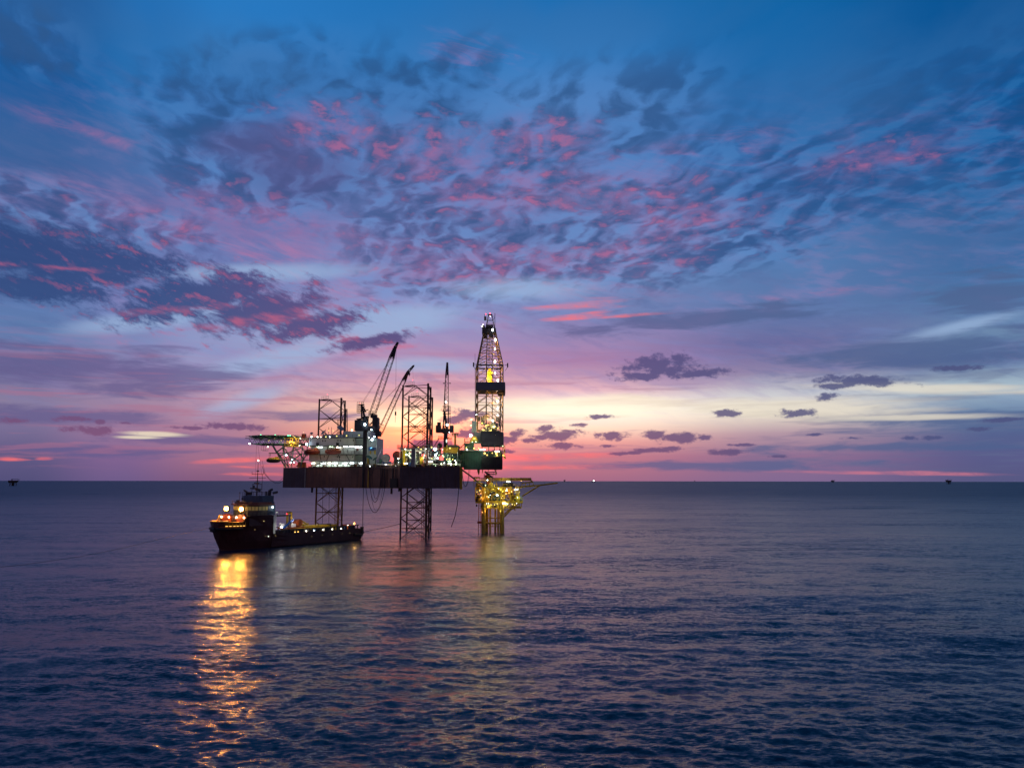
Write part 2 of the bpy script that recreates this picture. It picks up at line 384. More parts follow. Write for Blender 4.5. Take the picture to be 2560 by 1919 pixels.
# ------------------------------------------------------------------ the sea
def make_sea():
    rng = np.random.default_rng(3)
    rings = list(np.concatenate(([3.0, 15.0, 28.0], 17280.0 / np.arange(480.0, 1.05, -0.9), [16500.0])))
    rings = np.array(rings)
    a_f = np.linspace(-0.66, 0.66, 760)
    a_b = np.linspace(0.66, 2*PI-0.66, 90)[1:-1]
    ang = np.concatenate((a_f, a_b)); na = len(ang); nr = len(rings)
    R, A = np.meshgrid(rings, ang, indexing='ij')
    X = R*np.sin(A); Y = R*np.cos(A); Z = np.zeros_like(X)
    dr = np.gradient(rings)[:, None]; da = R * (1.32/760)
    cell = np.maximum(dr, da)
    main = math.radians(-91)                       # waves run roughly towards the camera
    for i in range(100):
        lam = 1.3 * (34.0/1.3) ** (rng.random())
        th = main + rng.normal(0, 0.55)
        k = 2*PI/lam; amp = 0.0105*lam**0.72 * (0.5+rng.random()) * 0.42 * (1.0 if lam < 4 else 0.55 if lam < 12 else 0.36)
        fade = np.clip((lam/cell - 2.5)/3.0, 0, 1)
        kx, ky = k*math.cos(th), k*math.sin(th); ph = rng.random()*2*PI
        p = kx*X + ky*Y + ph
        s = np.sin(p)
        Z += fade*amp*(s + 0.25*np.cos(2*p))
    Z[R > 9000] = 0
    verts = np.stack((X, Y, Z), -1).reshape(-1, 3)
    verts = np.vstack((verts, [[0, 0, 0]]))
    i = np.arange(nr-1)[:, None]*na; j = np.arange(na)[None, :]; jn = (j+1) % na
    quads = np.stack((i+j, i+jn, i+na+jn, i+na+j), -1).reshape(-1, 4)[:, ::-1]
    c = len(verts)-1
    tris = np.stack((j[0], jn[0], np.full(na, c)), -1)
    me = bpy.data.meshes.new('sea')
    nq, ntr = len(quads), len(tris)
    me.vertices.add(len(verts)); me.vertices.foreach_set('co', verts.astype(np.float32).ravel())
    me.loops.add(nq*4+ntr*3); me.loops.foreach_set('vertex_index', np.concatenate((quads.ravel(), tris.ravel())).astype(np.int32))
    me.polygons.add(nq+ntr)
    me.polygons.foreach_set('loop_start', np.concatenate((np.arange(nq)*4, nq*4+np.arange(ntr)*3)).astype(np.int32))
    me.polygons.foreach_set('use_smooth', np.ones(nq+ntr, dtype=bool))
    me.update(calc_edges=True); me.validate()
    o = bpy.data.objects.new('sea', me); COL.objects.link(o); o['kind'] = 'structure'
    m = bpy.data.materials.new('sea_water'); m.use_nodes = True; t = m.node_tree; b = t.nodes['Principled BSDF']
    b.inputs['Base Color'].default_value = (0.003, 0.016, 0.038, 1); b.inputs['IOR'].default_value = 1.31
    def nz(scale, sx, sy, det, rough=0.55, dist=0.0, w=0.0):
        g = t.nodes.new('ShaderNodeNewGeometry'); mp = t.nodes.new('ShaderNodeMapping')
        mp.inputs['Scale'].default_value = (sx, sy, 1); mp.inputs['Location'].default_value = (w, w, 0); mp.inputs['Rotation'].default_value = (0,0,math.radians(2))
        n = t.nodes.new('ShaderNodeTexNoise'); n.inputs['Scale'].default_value = scale; n.inputs['Detail'].default_value = det
        n.inputs['Roughness'].default_value = rough; n.inputs['Distortion'].default_value = dist
        t.links.new(g.outputs['Position'], mp.inputs[0]); t.links.new(mp.outputs[0], n.inputs['Vector'])
        return n.outputs['Fac']
    def mth(op, a, c2):
        n = t.nodes.new('ShaderNodeMath'); n.operation = op
        for i, v in enumerate((a, c2)):
            if hasattr(v, 'links'): t.links.new(v, n.inputs[i])
            else: n.inputs[i].default_value = v
        return n.outputs[0]
    patch = t.nodes.new('ShaderNodeMapRange')            # wind patches
    t.links.new(nz(0.022, 0.45, 1.0, 4, 0.55, 0.6), patch.inputs['Value'])
    patch.inputs['From Min'].default_value = 0.36; patch.inputs['From Max'].default_value = 0.64
    patch.inputs['To Min'].default_value = 0.35; patch.inputs['To Max'].default_value = 1.4
    def slope(scale, sx, sy, amp, w):                    # random facet slopes of the small chop
        g = t.nodes.new('ShaderNodeNewGeometry'); mp = t.nodes.new('ShaderNodeMapping')
        mp.inputs['Scale'].default_value = (sx, sy, 1); mp.inputs['Location'].default_value = (w, w, 0); mp.inputs['Rotation'].default_value = (0,0,math.radians(2))
        n = t.nodes.new('ShaderNodeTexNoise'); n.inputs['Scale'].default_value = scale; n.inputs['Detail'].default_value = 3
        n.inputs['Roughness'].default_value = 0.6; n.inputs['Distortion'].default_value = 0.4
        t.links.new(g.outputs['Position'], mp.inputs[0]); t.links.new(mp.outputs[0], n.inputs['Vector'])
        a = t.nodes.new('ShaderNodeVectorMath'); a.operation = 'SUBTRACT'; a.inputs[1].default_value = (0.5, 0.5, 0.5)
        t.links.new(n.outputs['Color'], a.inputs[0])
        k = t.nodes.new('ShaderNodeVectorMath'); k.operation = 'MULTIPLY'; k.inputs[1].default_value = (amp*0.75, amp, 0)
        t.links.new(a.outputs[0], k.inputs[0]); return k.outputs[0]
    def vadd(a, c2):
        n = t.nodes.new('ShaderNodeVectorMath'); n.operation = 'ADD'
        t.links.new(a, n.inputs[0]); t.links.new(c2, n.inputs[1]); return n.outputs[0]
    sl = vadd(vadd(slope(2.9, 0.5, 1.0, 0.95, 0), slope(0.70, 0.42, 1.0, 0.66, 60)), vadd(slope(0.085, 0.22, 1.0, 0.42, 90), slope(0.022, 0.2, 1.0, 0.22, 190)))
    # two long slicks where a current line calms the chop
    gs = t.nodes.new('ShaderNodeNewGeometry'); sx = t.nodes.new('ShaderNodeSeparateXYZ'); t.links.new(gs.outputs['Position'], sx.inputs[0])
    wob = mth('MULTIPLY', mth('SUBTRACT', nz(0.006, 1, 1, 3, 0.5), 0.5), 60.0)
    fac = None
    for (x0, y0, x1, y1, hw, xa, xb) in ((-778,1167,-522,1728,16,-2500,-330), (16,1053,103,900,7,-5,400)):
        ln_ = math.hypot(x1-x0, y1-y0); na_, nb_ = -(y1-y0)/ln_, (x1-x0)/ln_
        d = mth('ADD', mth('ADD', mth('MULTIPLY', sx.outputs[0], na_), mth('MULTIPLY', sx.outputs[1], nb_)), -(na_*x0+nb_*y0))
        d = mth('ABSOLUTE', mth('ADD', d, wob), 0.0)
        m1 = t.nodes.new('ShaderNodeMapRange'); t.links.new(d, m1.inputs['Value'])
        m1.inputs['From Min'].default_value = hw*.4; m1.inputs['From Max'].default_value = hw; m1.inputs['To Min'].default_value = 0.30; m1.inputs['To Max'].default_value = 1.0
        lim = t.nodes.new('ShaderNodeMapRange'); t.links.new(sx.outputs[0], lim.inputs['Value'])
        lim.inputs['From Min'].default_value = xb-60; lim.inputs['From Max'].default_value = xb
        v = mth('MAXIMUM', m1.outputs[0], lim.outputs[0])
        lim2 = t.nodes.new('ShaderNodeMapRange'); t.links.new(sx.outputs[0], lim2.inputs['Value'])
        lim2.inputs['From Min'].default_value = xa+20; lim2.inputs['From Max'].default_value = xa
        v = mth('MAXIMUM', v, lim2.outputs[0])
        fac = v if fac is None else mth('MULTIPLY', fac, v)
    k = t.nodes.new('ShaderNodeVectorMath'); k.operation = 'SCALE'
    t.links.new(sl, k.inputs[0]); t.links.new(mth('MULTIPLY', patch.outputs[0], fac), k.inputs[3])
    g = t.nodes.new('ShaderNodeNewGeometry')
    nn = t.nodes.new('ShaderNodeVectorMath'); nn.operation = 'NORMALIZE'
    t.links.new(vadd(g.outputs['Normal'], k.outputs[0]), nn.inputs[0]); t.links.new(nn.outputs[0], b.inputs['Normal'])
    gp_ = t.nodes.new('ShaderNodeNewGeometry'); ln = t.nodes.new('ShaderNodeVectorMath'); ln.operation = 'LENGTH'
    t.links.new(gp_.outputs['Position'], ln.inputs[0])
    ro = t.nodes.new('ShaderNodeMapRange'); t.links.new(ln.outputs['Value'], ro.inputs['Value'])    # choppier open sea farther out
    for k_, v_ in (('From Min',60),('From Max',1400),('To Min',0.23),('To Max',0.42)): ro.inputs[k_].default_value = v_
    t.links.new(ro.outputs[0], b.inputs['Roughness'])
    me.materials.append(m)
make_sea()

# ------------------------------------------------------------------ materials of the steelwork
m_hull = mat('hull_paint', (0.125,0.066,0.054), 0.6, 0, 0.45, 0.12, 0.8, (0.20,0.085,0.05))  # pale rust streaks also carry deck-lamp spill put into the colour
m_hull_dark = mat('hull_paint_dark', (0.060,0.042,0.052), 0.6, 0, 0.45, 0.12, 0.7, (0.06,0.025,0.016))
m_leg = mat('leg_steel', (0.085,0.030,0.020), 0.65, 0.1, 0.35, 0.3)
m_leg_low = mat('leg_steel_lit_tone', (0.42,0.23,0.07), 0.7, 0.1, 0.4, 0.3)  # paler lower leg: light from ship and rig put into its colour
m_dark = mat('dark_steel', (0.035,0.030,0.032), 0.6, 0.2, 0.3, 0.5)
m_grey = mat('grey_steel', (0.22,0.23,0.23), 0.6, 0.1, 0.25, 0.4)
m_green = mat('green_painted_steel', (0.030,0.085,0.066), 0.55, 0.05, 0.35, 0.3, 0.5, (0.07,0.04,0.02))
m_white = mat('white_paint', (0.66,0.62,0.59), 0.5, 0, 0.16, 0.3, 0.35, (0.30,0.17,0.10))
m_white2 = mat('white_paint_clean', (0.46,0.48,0.45), 0.5, 0, 0.12, 0.4)
m_yellow = mat('yellow_paint', (0.62,0.40,0.02), 0.5, 0, 0.25, 0.5, 0.3, (0.20,0.09,0.02))
m_orange = mat('orange_paint', (0.45,0.09,0.02), 0.45, 0, 0.2, 0.4)
m_red = mat('dark_red_paint', (0.16,0.025,0.02), 0.5, 0, 0.3, 0.4)
m_blue = mat('blue_paint', (0.02,0.09,0.32), 0.45, 0, 0.2, 0.4)
m_slate = mat('slate_cladding', (0.075,0.085,0.12), 0.6, 0, 0.15, 0.25)
m_black = mat('black_rubber', (0.014,0.014,0.016), 0.6, 0, 0.3, 0.6)
m_window = mat('dark_window', (0.02,0.025,0.03), 0.15, 0, 0.1, 1.0)
m_cable = mat('hose_rubber', (0.03,0.022,0.03), 0.6, 0, 0.2, 1.0)
LAMPS = {
 'w': glow_mat('lamp_cool_white', (0.86,0.95,1.0), 13),
 'g': glow_mat('lamp_greenish_white', (0.72,1.0,0.58), 4.5),
 'y': glow_mat('lamp_yellow', (1.0,0.80,0.16), 3.2),
 'o': glow_mat('lamp_sodium_orange', (1.0,0.50,0.12), 4.5),
 'W': glow_mat('lamp_warm_white', (1.0,0.88,0.70), 18),
 'r': glow_mat('lamp_red', (1.0,0.04,0.06), 9),
 'G': glow_mat('lamp_green', (0.15,1.0,0.45), 3),
 'b': glow_mat('lamp_blue_white', (0.55,0.80,1.0), 30),
 'O': glow_mat('lamp_bow_flood', (1.0,0.37,0.05), 1050),
 'd': glow_mat('lamp_faint_yellow', (1.0,0.72,0.25), 1.6),
 's': glow_mat('lamp_soft_panel', (0.80,1.0,0.84), 1.3),
 'f': glow_mat('lamp_foredeck', (1.0,0.78,0.45), 26),
}
def lamp(parent, p, kind='w', r=0.35, name='floodlight', local=False, sc=(1,1,1)):
    return MB().sph(p, r*(1.0 if kind in 'OfGs' else .70 if r >= .5 else .56), sc, 8, 6).build(name, LAMPS[kind], parent, local=local, smooth=True)
def point(parent, p, watts, c, r=0.18, local=False):
    d = bpy.data.lights.new('lamp_or_fill_light', 'POINT'); d.energy = watts; d.color = c; d.shadow_soft_size = r
    o = bpy.data.objects.new('lamp_or_fill_light', d); COL.objects.link(o); o.parent = parent
    o.location = Vector(p) if local else Vector(p) - root_of(parent).location
    return o
def tubelamp(parent, p, kind='w', w=1.6, r=0.16, rot=0.0, local=False):
    dx_, dy_ = math.cos(rot)*w/2, math.sin(rot)*w/2
    return MB().bar((p[0]-dx_, p[1]-dy_, p[2]), (p[0]+dx_, p[1]+dy_, p[2]), r*.75, 6).build('tube_light', LAMPS[kind], parent, local=local)

# ================================================================== JACK-UP DRILLING RIG
rig = empty('jackup_rig', (-55, 326, 0), 'large dark jack-up drilling rig on lattice legs with lit derrick at its right end', 'oil rig')
ZB, ZT = 19.25, 27.5
hp = [(-96.4,326),(-84.3,317),(-43.3,299),(-20.1,298),(-24.6,356),(-46,360),(-88,343),(-98,336)]
hull = MB().prism(hp, ZB, ZT)
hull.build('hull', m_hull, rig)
# right-hand facet carries a darker, bluish plating (3 mm proud of the hull)
f0, f1 = Vector((-43.3,299,0)), Vector((-20.1,298,0)); nf = Vector((-0.043,-1,0)).normalized()
MB().prism([(f0+nf*.03)[:2], (f1+nf*.03)[:2], (f1+nf*.002)[:2], (f0+nf*.002)[:2]][::-1], ZB+.01, ZT-.3).build('side_plating', m_hull_dark, rig)
g0, g1 = Vector((-96.4,326,0)), Vector((-84.3,317,0)); ng = Vector((-0.597,-0.802,0))
MB().prism([(g0+ng*.03)[:2], (g1+ng*.03)[:2], (g1+ng*.002)[:2], (g0+ng*.002)[:2]][::-1], ZB+.01, ZT-.01).build('bow_plating', m_hull_dark, rig)
# vertical pipe on the seam, weld ribs, drain stubs below the hull
pp = MB()
s0 = Vector((-84.3,317,0)) + Vector((-0.3,-0.6,0)); pp.bar((s0.x,s0.y,ZB+.2),(s0.x,s0.y,ZT),0.16)
pp.build('drain_pipe', m_grey, rig)
rb = MB()
for t in np.linspace(0.03, 0.97, 15):
    p = Vector((-84.3,317,0)).lerp(Vector((-43.3,299,0)), t) + Vector((-0.402,-0.916,0))*0.04
    rb.obox((p.x,p.y,(ZB+ZT)/2),(0.05,0.05,ZT-ZB-.1),math.atan2(-18,41))
for t in np.linspace(0.05, 0.95, 9):
    p = f0.lerp(f1, t) + nf*.06
    rb.obox((p.x,p.y,(ZB+ZT)/2),(0.10,0.12,ZT-ZB-.1),0)
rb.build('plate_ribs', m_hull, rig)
for px, yy, l, r in ((778.7,317,1.9,.42),(978,301.5,2.2,.42),(997.5,301,1.2,.42)):
    p = W(px, 1219, yy); MB().bar((p.x,p.y+1.2,ZB+.5),(p.x,p.y+1.2,ZB-l),r,8).build('outlet_pipe', m_dark, rig)
def hs(px, d): 
    u = (px-1280)/1920.0; t_ = 0.5
    A_, B_ = Vector((-84.3,317,0)), Vector((-43.3,299,0))
    for _ in range(30):
        q = A_.lerp(B_, t_); t_ += (u - q.x/q.y)*7.0
    return q + Vector((-0.402,-0.916,0))*d
sp_ = MB()
for px, y0, y1, rr_ in ((911,1168,1219,.30),(955,1169,1219,.10),(959,1169,1219,.16),(965,1169,1219,.20),(972,1169,1216,.10),(985,1168,1200,.22),(992,1168,1200,.14)):
    q = hs(px, .32); za = W(px,y0,q.y).z; zb_ = max(W(px,y1,q.y).z, ZB-.3); sp_.bar((q.x,q.y,za),(q.x,q.y,zb_),rr_,6)
qa, qb = hs(909,.3), hs(994,.3); sp_.bar((qa.x,qa.y,ZT-.6),(qb.x,qb.y,ZT-.6),.12,5)
sp_.build('hull_side_pipes', m_dark, rig)
q = hs(989, .45); MB().obox((q.x,q.y,ZB+2.0),(3.0,.8,3.6),math.atan2(-18,41)).build('side_recess_box', m_black, rig)
q = hs(924, .2); MB().bar((q.x,q.y,ZB+.2),(q.x,q.y,ZT-.1),.16,6).build('drain_pipe', m_yellow, rig)
# gunwale rail and toe plate round the deck
er = MB(); er.rail([(x,y,ZT) for x,y in hp], 1.2, 0.05, 2.2, True); er.build('deck_rail', m_yellow, rig)
MB().prism([(x*1.0,y) for x,y in [(-83.5,316.9),(-43.3,299.2),(-20.3,298.2),(-20.3,298.6),(-43.3,299.6),(-83.5,317.3)]], ZT+.002, ZT+.35).build('toe_plate', m_dark, rig)

# ---- legs
SIDE = 12.2
def make_leg(Ax, Ay, ztop, mats, SIDE, al):
    A = Vector((Ax,Ay,0)); B = A + Vector((SIDE*math.cos(math.radians(-al)), SIDE*math.sin(math.radians(-al)),0))
    C = A + Vector((SIDE*math.cos(math.radians(60-al)), SIDE*math.sin(math.radians(60-al)),0))
    P = 8.0
    def seg(zlo, zhi):
        mb = MB()
        for Q, r in ((A,.36),(B,.42),(C,.36)):
            mb.bar(Q+Vector((0,0,zlo)), Q+Vector((0,0,zhi)), r, 8)
        for (U, V) in ((A,B),(B,C),(C,A)):
            z = ztop - 0.6
            while z > -10:
                up = Vector((0,0,z))
                if zlo <= z <= zhi: mb.bar(U+up, V+up, .13, 5)
                for (a, b) in ((U,V),(V,U)):
                    for s in ((-1,1) if z < ztop-1 else (-1,)):
                        lo, hi = sorted((z, z + s*P/2))
                        mid = (a+b)/2
                        pz = mid+Vector((0,0,z)); qz = a+Vector((0,0,z+s*P/2))
                        # clip against the segment range
                        if hi <= zlo or lo >= zhi: continue
                        def cl(t): return min(max(t, zlo), zhi)
                        t0 = (cl(z)-z)/(s*P/2); t1 = (cl(z+s*P/2)-z)/(s*P/2)
                        mb.bar(pz.lerp(qz,t0), pz.lerp(qz,t1), .13, 5)
                z -= P
        # inner conductor pipes and ladder
        cen = (A+B+C)/3
        for ox, oy in ((1.2,0),(2.6,.8),(2.0,-1.2)):
            mb.bar(cen+Vector((ox,oy,zlo)), cen+Vector((ox,oy,min(zhi, ztop-9))), .10, 5)
        return mb
    lg = seg(ZT, ztop).build('leg', mats[0], rig)
    seg(-6, ZT).build('lower_section', mats[1], lg)
    tp = MB()
    m2 = (A+B)/2
    tp.obox((A.x+3.2, A.y-2.2, ztop-.45),(4.6,2.0,.14), math.radians(-38)).rail([(A.x+1.4,A.y-1.8,ztop-.4),(A.x+5,A.y-4.6,ztop-.4)],1.3,.05,1.0)
    tp.build('top_platform', m_dark, lg)
    lamp(lg, (A.x+4.2, A.y-3.4, ztop+1.6), 'r', .22, 'beacon')
    lamp(lg, (A.x+.9, A.y-.9, ztop-3), 'd', .12, 'beacon')
    return lg
lA = W(1006,1339,306); make_leg(-43.7,306,60.2,(m_leg,m_leg),12.2,28.8)
make_leg(-47.6,353,61.0,(m_leg,m_leg),12.0,28.5)
make_leg(-83.9,333,57.4,(m_leg,m_leg_low),11.8,25.4)
# jack houses round the three legs
for (x, y, zt) in ((-37.0,305,34.5),(-41,352,34.5),(-77.6,333,32.0)):
    jh = MB()
    for k in range(3):
        a = math.radians(142 + 120*k); r = SIDE/math.sqrt(3)
        cx0, cy0 = x + r*math.cos(a)*1.0, y + r*math.sin(a)*1.0
        jh.obox((cx0,cy0,(ZT+zt)/2),(1.5,1.5,zt-ZT), a)
    jh.prism([(x+9*math.cos(math.radians(30+60*i)), y+9*math.sin(math.radians(30+60*i))) for i in range(6)], zt, zt+.35)
    jh.rail([(x+9*math.cos(math.radians(30+60*i)), y+9*math.sin(math.radians(30+60*i)), zt+.35) for i in range(6)],1.1,.06,1.6,True)
    jh.build('jack_house', m_grey, rig)

# ---- accommodation block (left half)
AF = 313.0                                   # depth of its front wall near the middle
def slab(px0, px1, py0, py1, Y, depth, rot=0.0):
    a = W(px0, py0, Y); b = W(px1, py1, Y)
    return ((a.x+b.x)/2, Y+depth/2, (a.z+b.z)/2), (abs(b.x-a.x), depth, abs(a.z-b.z))
acc = MB()
c, s = slab(773, 886, 1093.5, 1114, 316, 20); acc.obox(c, s)
c, s = slab(773, 886, 1137, 1153, 316, 20); acc.obox(c, s)
accb = acc.build('accommodation_block', m_white, rig)
core = MB()
c, s = slab(777, 886, 1114.1, 1136.9, 319.5, 15); core.obox(c, s)         # recessed lit levels
c, s = slab(779, 886, 1153.1, 1167.5, 319.5, 15); core.obox(c, s)
c, s = slab(886.3, 941, 1094, 1168, 318.6, 16); core.obox(c, s)
c, s = slab(860, 925, 1078, 1093.4, 322, 12); core.obox(c, s)
c, s = slab(806, 858, 1086, 1093.4, 322, 10); core.obox(c, s)
core.build('recessed_wall', m_white2, accb)
dk = MB()
for py0, py1, x0, x1 in ((1135.2,1137,760,905),(1151.6,1152.9,772,906),(1093.2,1094.4,772,942),(1113.8,1115,768,906)):
    c, s = slab(x0, x1, py0, py1, 314.8, 4.2); dk.obox(c, s)
for px in (800,829,858,886,900):
    p = W(px, 1168, 315.2); q = W(px, 1153, 315.2); dk.bar(p, q, .14, 5)
    p = W(px, 1135, 315.2); q = W(px, 1115, 315.2); dk.bar(p, q, .12, 5)
a = W(773,1093,315.4); b = W(940,1093,315.4)
dk.rail([(a.x,315.4,a.z),(b.x,315.4,a.z)],1.1,.05,1.6)
a = W(853,1135,315.2); b = W(905,1135,315.2); dk.rail([(a.x,315.2,a.z),(b.x,315.2,a.z)],1.1,.05,1.4)
a = W(790,1167.5,315.2); b = W(905,1167.5,315.2); dk.rail([(a.x,315.2,a.z),(b.x,315.2,a.z)],1.1,.05,1.4)
for px0, px1, py0, py1 in ((804,812,1153,1168),(823,816,1137,1153),(846,851,1137,1153),(866,874,1137,1152),(800,806,1137,1168),(812,808,1153,1168)):
    dk.bar(W(px0,py0,314.6), W(px1,py1,314.6), .13, 5)
dk.build('walkway_deck', m_dark, accb)
for px, py in ((776,1102),(807,1102),(813,1102),(845,1101.5),(851,1101.5),(883.5,1101),(843.5,1142),(849.5,1142),(882,1142),(811,1141)):
    c, s = slab(px-1.0, px+1.0, py-1.8, py+1.8, 315.9, .16); MB().obox(c, s).build('window', m_window, accb)
for px, py in ((817,1127),(869,1127),(892,1125),(880,1160),(862,1161),(832,1161),(897,1161)):
    c, s = slab(px-1.5, px+1.5, py-4, py+5, 318.4, .2); MB().obox(c, s).build('door', m_grey, accb)
c, s = slab(892, 896.5, 1121, 1126, 318.2, .5); MB().obox(c, s).build('fire_box', m_red, accb)
c, s = slab(884.5, 891, 1160, 1168, 316.2, 1.2); MB().obox(c, s).build('fire_box', m_red, accb)
# lights of the accommodation
for px, py, k, w in ((800,1118,'w',1.8),(864,1116,'w',1.8),(880,1116,'w',1.8),(892,1117.5,'w',1.6),(901,1117.5,'w',1.3),(773.5,1115.5,'g',.1),(795,1117,'g',1.0),(828,1117,'g',1.4),(846,1118,'W',1.4),
                     (783,1158,'W',1.3),(808,1158,'w',1.7),(838,1158,'w',1.8),(862,1158,'w',1.8),(880,1157.5,'w',1.4),(902,1158,'w',1.2),(824,1158,'W',1.2)):
    tubelamp(rig, W(px,py,317.8), k, w, .20)
for px, py, r in ((799,1165,.75),(826,1165,.70),(856,1164.5,1.0),(838,1165,.5),(868,1165,.6)):
    p = W(px, py, 317.5); lamp(rig, p, 's', r, 'deck_lamp', sc=(1.8,.5,.8))
for px, py, k, r in ((779,1092.3,'W',.42),(794,1092.3,'W',.40),(802,1092.6,'W',.20),(815,1091.8,'y',.34),(824.5,1092.3,'w',.32),(842,1090,'y',.34),(866.5,1089,'y',.34),(898,1088,'y',.34),(880,1075.5,'g',.55),(767,1110.5,'b',.50),(749,1113.7,'W',.26),(911.7,1061,'b',.55),(822,1076.5,'y',.24),(833,1076.5,'y',.22),
                     (774,1117,'g',.26),(922,1094,'w',.42),(931,1098.5,'b',.55),(936,1091.5,'b',.45),(928,1100,'w',.3),(889,1076,'g',.3)):
    lamp(rig, W(px,py,315.0 if py > 1080 else 318), k, r)
# satellite dishes and masts on the roof
for px, py, r, Y, tx in ((807.5,1081,1.15,320,-.7),(852,1070,1.5,326,.5),(779,1083,.7,320,.0)):
    p = W(px,py,Y); n = Vector((tx,-.55,.75)).normalized(); d = MB()
    a = n.orthogonal().normalized(); b2 = n.cross(a); vs = [p - n*.35*r]; k = 16
    for j, (rr, hh) in enumerate(((.55,-.25),(1.0,0.0))):
        vs += [p + (a*math.cos(2*PI*i/k)+b2*math.sin(2*PI*i/k))*(rr*r) + n*(hh*r) for i in range(k)]
    vs2 = [v - n*.06 for v in vs]
    fs = [(0,1+i,1+(i+1)%k) for i in range(k)] + [(1+i,1+k+i,1+k+(i+1)%k,1+(i+1)%k) for i in range(k)]
    N = len(vs)
    fs += [tuple(N+q for q in f[::-1]) for f in fs] + [(1+k+i,1+k+(i+1)%k,N+1+k+(i+1)%k,N+1+k+i) for i in range(k)]
    d.add(vs+vs2, fs); d.bar(p - n*.3, (p.x+.2,p.y+.4, W(px,1093,Y).z), .14, 6).bar(p, p+n*r*.8, .05, 4)
    d.build('satellite_dish', m_grey, rig, smooth=False)
mst = MB(); zr = W(860,1093,322).z
for px, pt in ((829,1068),(822,1068),(814,1073),(863,1030),(866,1022)):
    p = W(px,pt,324); mst.bar((p.x,p.y,zr),p,.09,5)
mst.lattice((W(866,1078,330)), (W(866.5,1022,330)), 9, .08, .05, .9, .5)
mst.build('antenna_mast', m_dark, rig)

# ---- helideck
HC = Vector((-104.5,340,0)); hz = W(665,1091,340).z
heli = MB(); R_ = 11.3
octo = [(HC.x+R_*math.cos(math.radians(22.5+45*i)), HC.y+R_*math.sin(math.radians(22.5+45*i))) for i in range(8)]
heli.prism(octo, hz-.5, hz)
hd = heli.build('helideck', m_green, rig)
net = MB(); octo2 = [(HC.x+(x-HC.x)*1.13, HC.y+(y-HC.y)*1.13) for x, y in octo]
for i in range(8):
    j = (i+1) % 8
    net.bar((*octo2[i],hz-.2),(*octo2[j],hz-.2),.07,4)
    for t in np.linspace(0,.9,7):
        a = Vector((*octo[i],hz-.4)).lerp(Vector((*octo[j],hz-.4)),t); b = Vector((*octo2[i],hz-.2)).lerp(Vector((*octo2[j],hz-.2)),t)
        net.bar(a,b,.05,4)
net.build('safety_net', m_grey, hd)
tr = MB(); zlow = W(640,1111,338).z
for yy in (333,340,347):
    xa, xb = HC.x-9.5, HC.x+22
    tr.bar((xa+1.5,yy,zlow),(xb,yy,zlow),.2,6); tr.bar((xa-1.5,yy,hz-1.2),(xb-4,yy,hz-1.2),.14,5)
    n = 9
    for k in range(n):
        x0 = xa + (xb-4-xa)*k/n; x1 = xa + (xb-4-xa)*(k+1)/n
        tr.bar((x0,yy,hz-1.2),((x0+x1)/2,yy,zlow),.11,5); tr.bar(((x0+x1)/2,yy,zlow),(x1,yy,hz-1.2),.11,5)
for x in np.linspace(HC.x-8, HC.x+20, 8):
    tr.bar((x,333,zlow),(x,347,zlow),.13,5); tr.bar((x,331,hz-.8),(x,349,hz-.8),.13,5)
tr.build('support_truss', m_green, hd)
st = MB()
def P3(px,py,Y): return W(px,py,Y)
base_pts = [P3(714,1168,327), P3(728,1168,333), P3(752,1168,318), P3(722,1168,337)]
for (a, b, Y0, Y1, r) in ((680,1112,333,0,.24),(706,1112,333,0,.2),(735,1116,333,1,.2),(680,1112,347,3,.22),(706,1112,347,3,.2),(756,1116,333,2,.2),(735,1116,347,1,.2),(762,1128,325,2,.18)):
    st.bar(P3(a,b,Y0), base_pts[Y1], r, 6)
for (x0,y0,x1,y1) in ((680,1112,713,1168),(697,1140,752,1120),(720,1150,735,1115),(705,1112,735,1160),(713,1134,765,1134),(690,1131,715,1112),(725,1140,764,1167),(745,1167,770,1130),(724,1155,752,1135),(700,1150,770,1150),(752,1118,768,1140),(735,1118,760,1150),(758,1150,740,1167)):
    st.bar(P3(x0,y0,329), P3(x1,y1,326), .16, 5); st.bar(P3(x0+3,y0,340), P3(x1+2,y1,336), .13, 5)
st.build('support_brace', m_green, hd)
# yellow stair tower and walkway between helideck and block
sy = MB()
for x0,x1,y0,y1,Y in ((712,746,1094,1096,330),(711,748,1114.5,1116.5,330),(718,744,1104,1105.5,330)):
    c, s = slab(x0,x1,y0,y1,Y,5); sy.obox(c,s)
for px in (712,718,726,733,740,746):
    for Y in (330,335): sy.bar(P3(px,1094,Y),P3(px,1116,Y),.14,5)
for k in range(5): sy.bar(P3(713+7*k,1116,330),P3(719+7*k,1096,330),.13,5)
sy.build('stair_tower', m_yellow, hd)
wk = MB()
a = P3(730,1093,334); b = P3(775,1097,322); wk.rail([a,b],1.1,.07,1.5); wk.bar(a,b,.25,4); wk.rail([P3(746,1116,331),P3(770,1137,322)],1.0,.07,1.4)
wk.rail([P3(697,1150,326),P3(768,1150,320)],1.0,.06,1.4); wk.bar(P3(697,1150,326),P3(768,1150,320),.16,4)
wk.build('walkway', m_grey, hd)
MB().obox(P3(760,1090,326),(1.6,1.6,1.8)).build('cabinet', m_orange, hd)
MB().obox(P3(755,1162,322),(3.0,2,2.2)).build('cabinet', m_orange, hd)
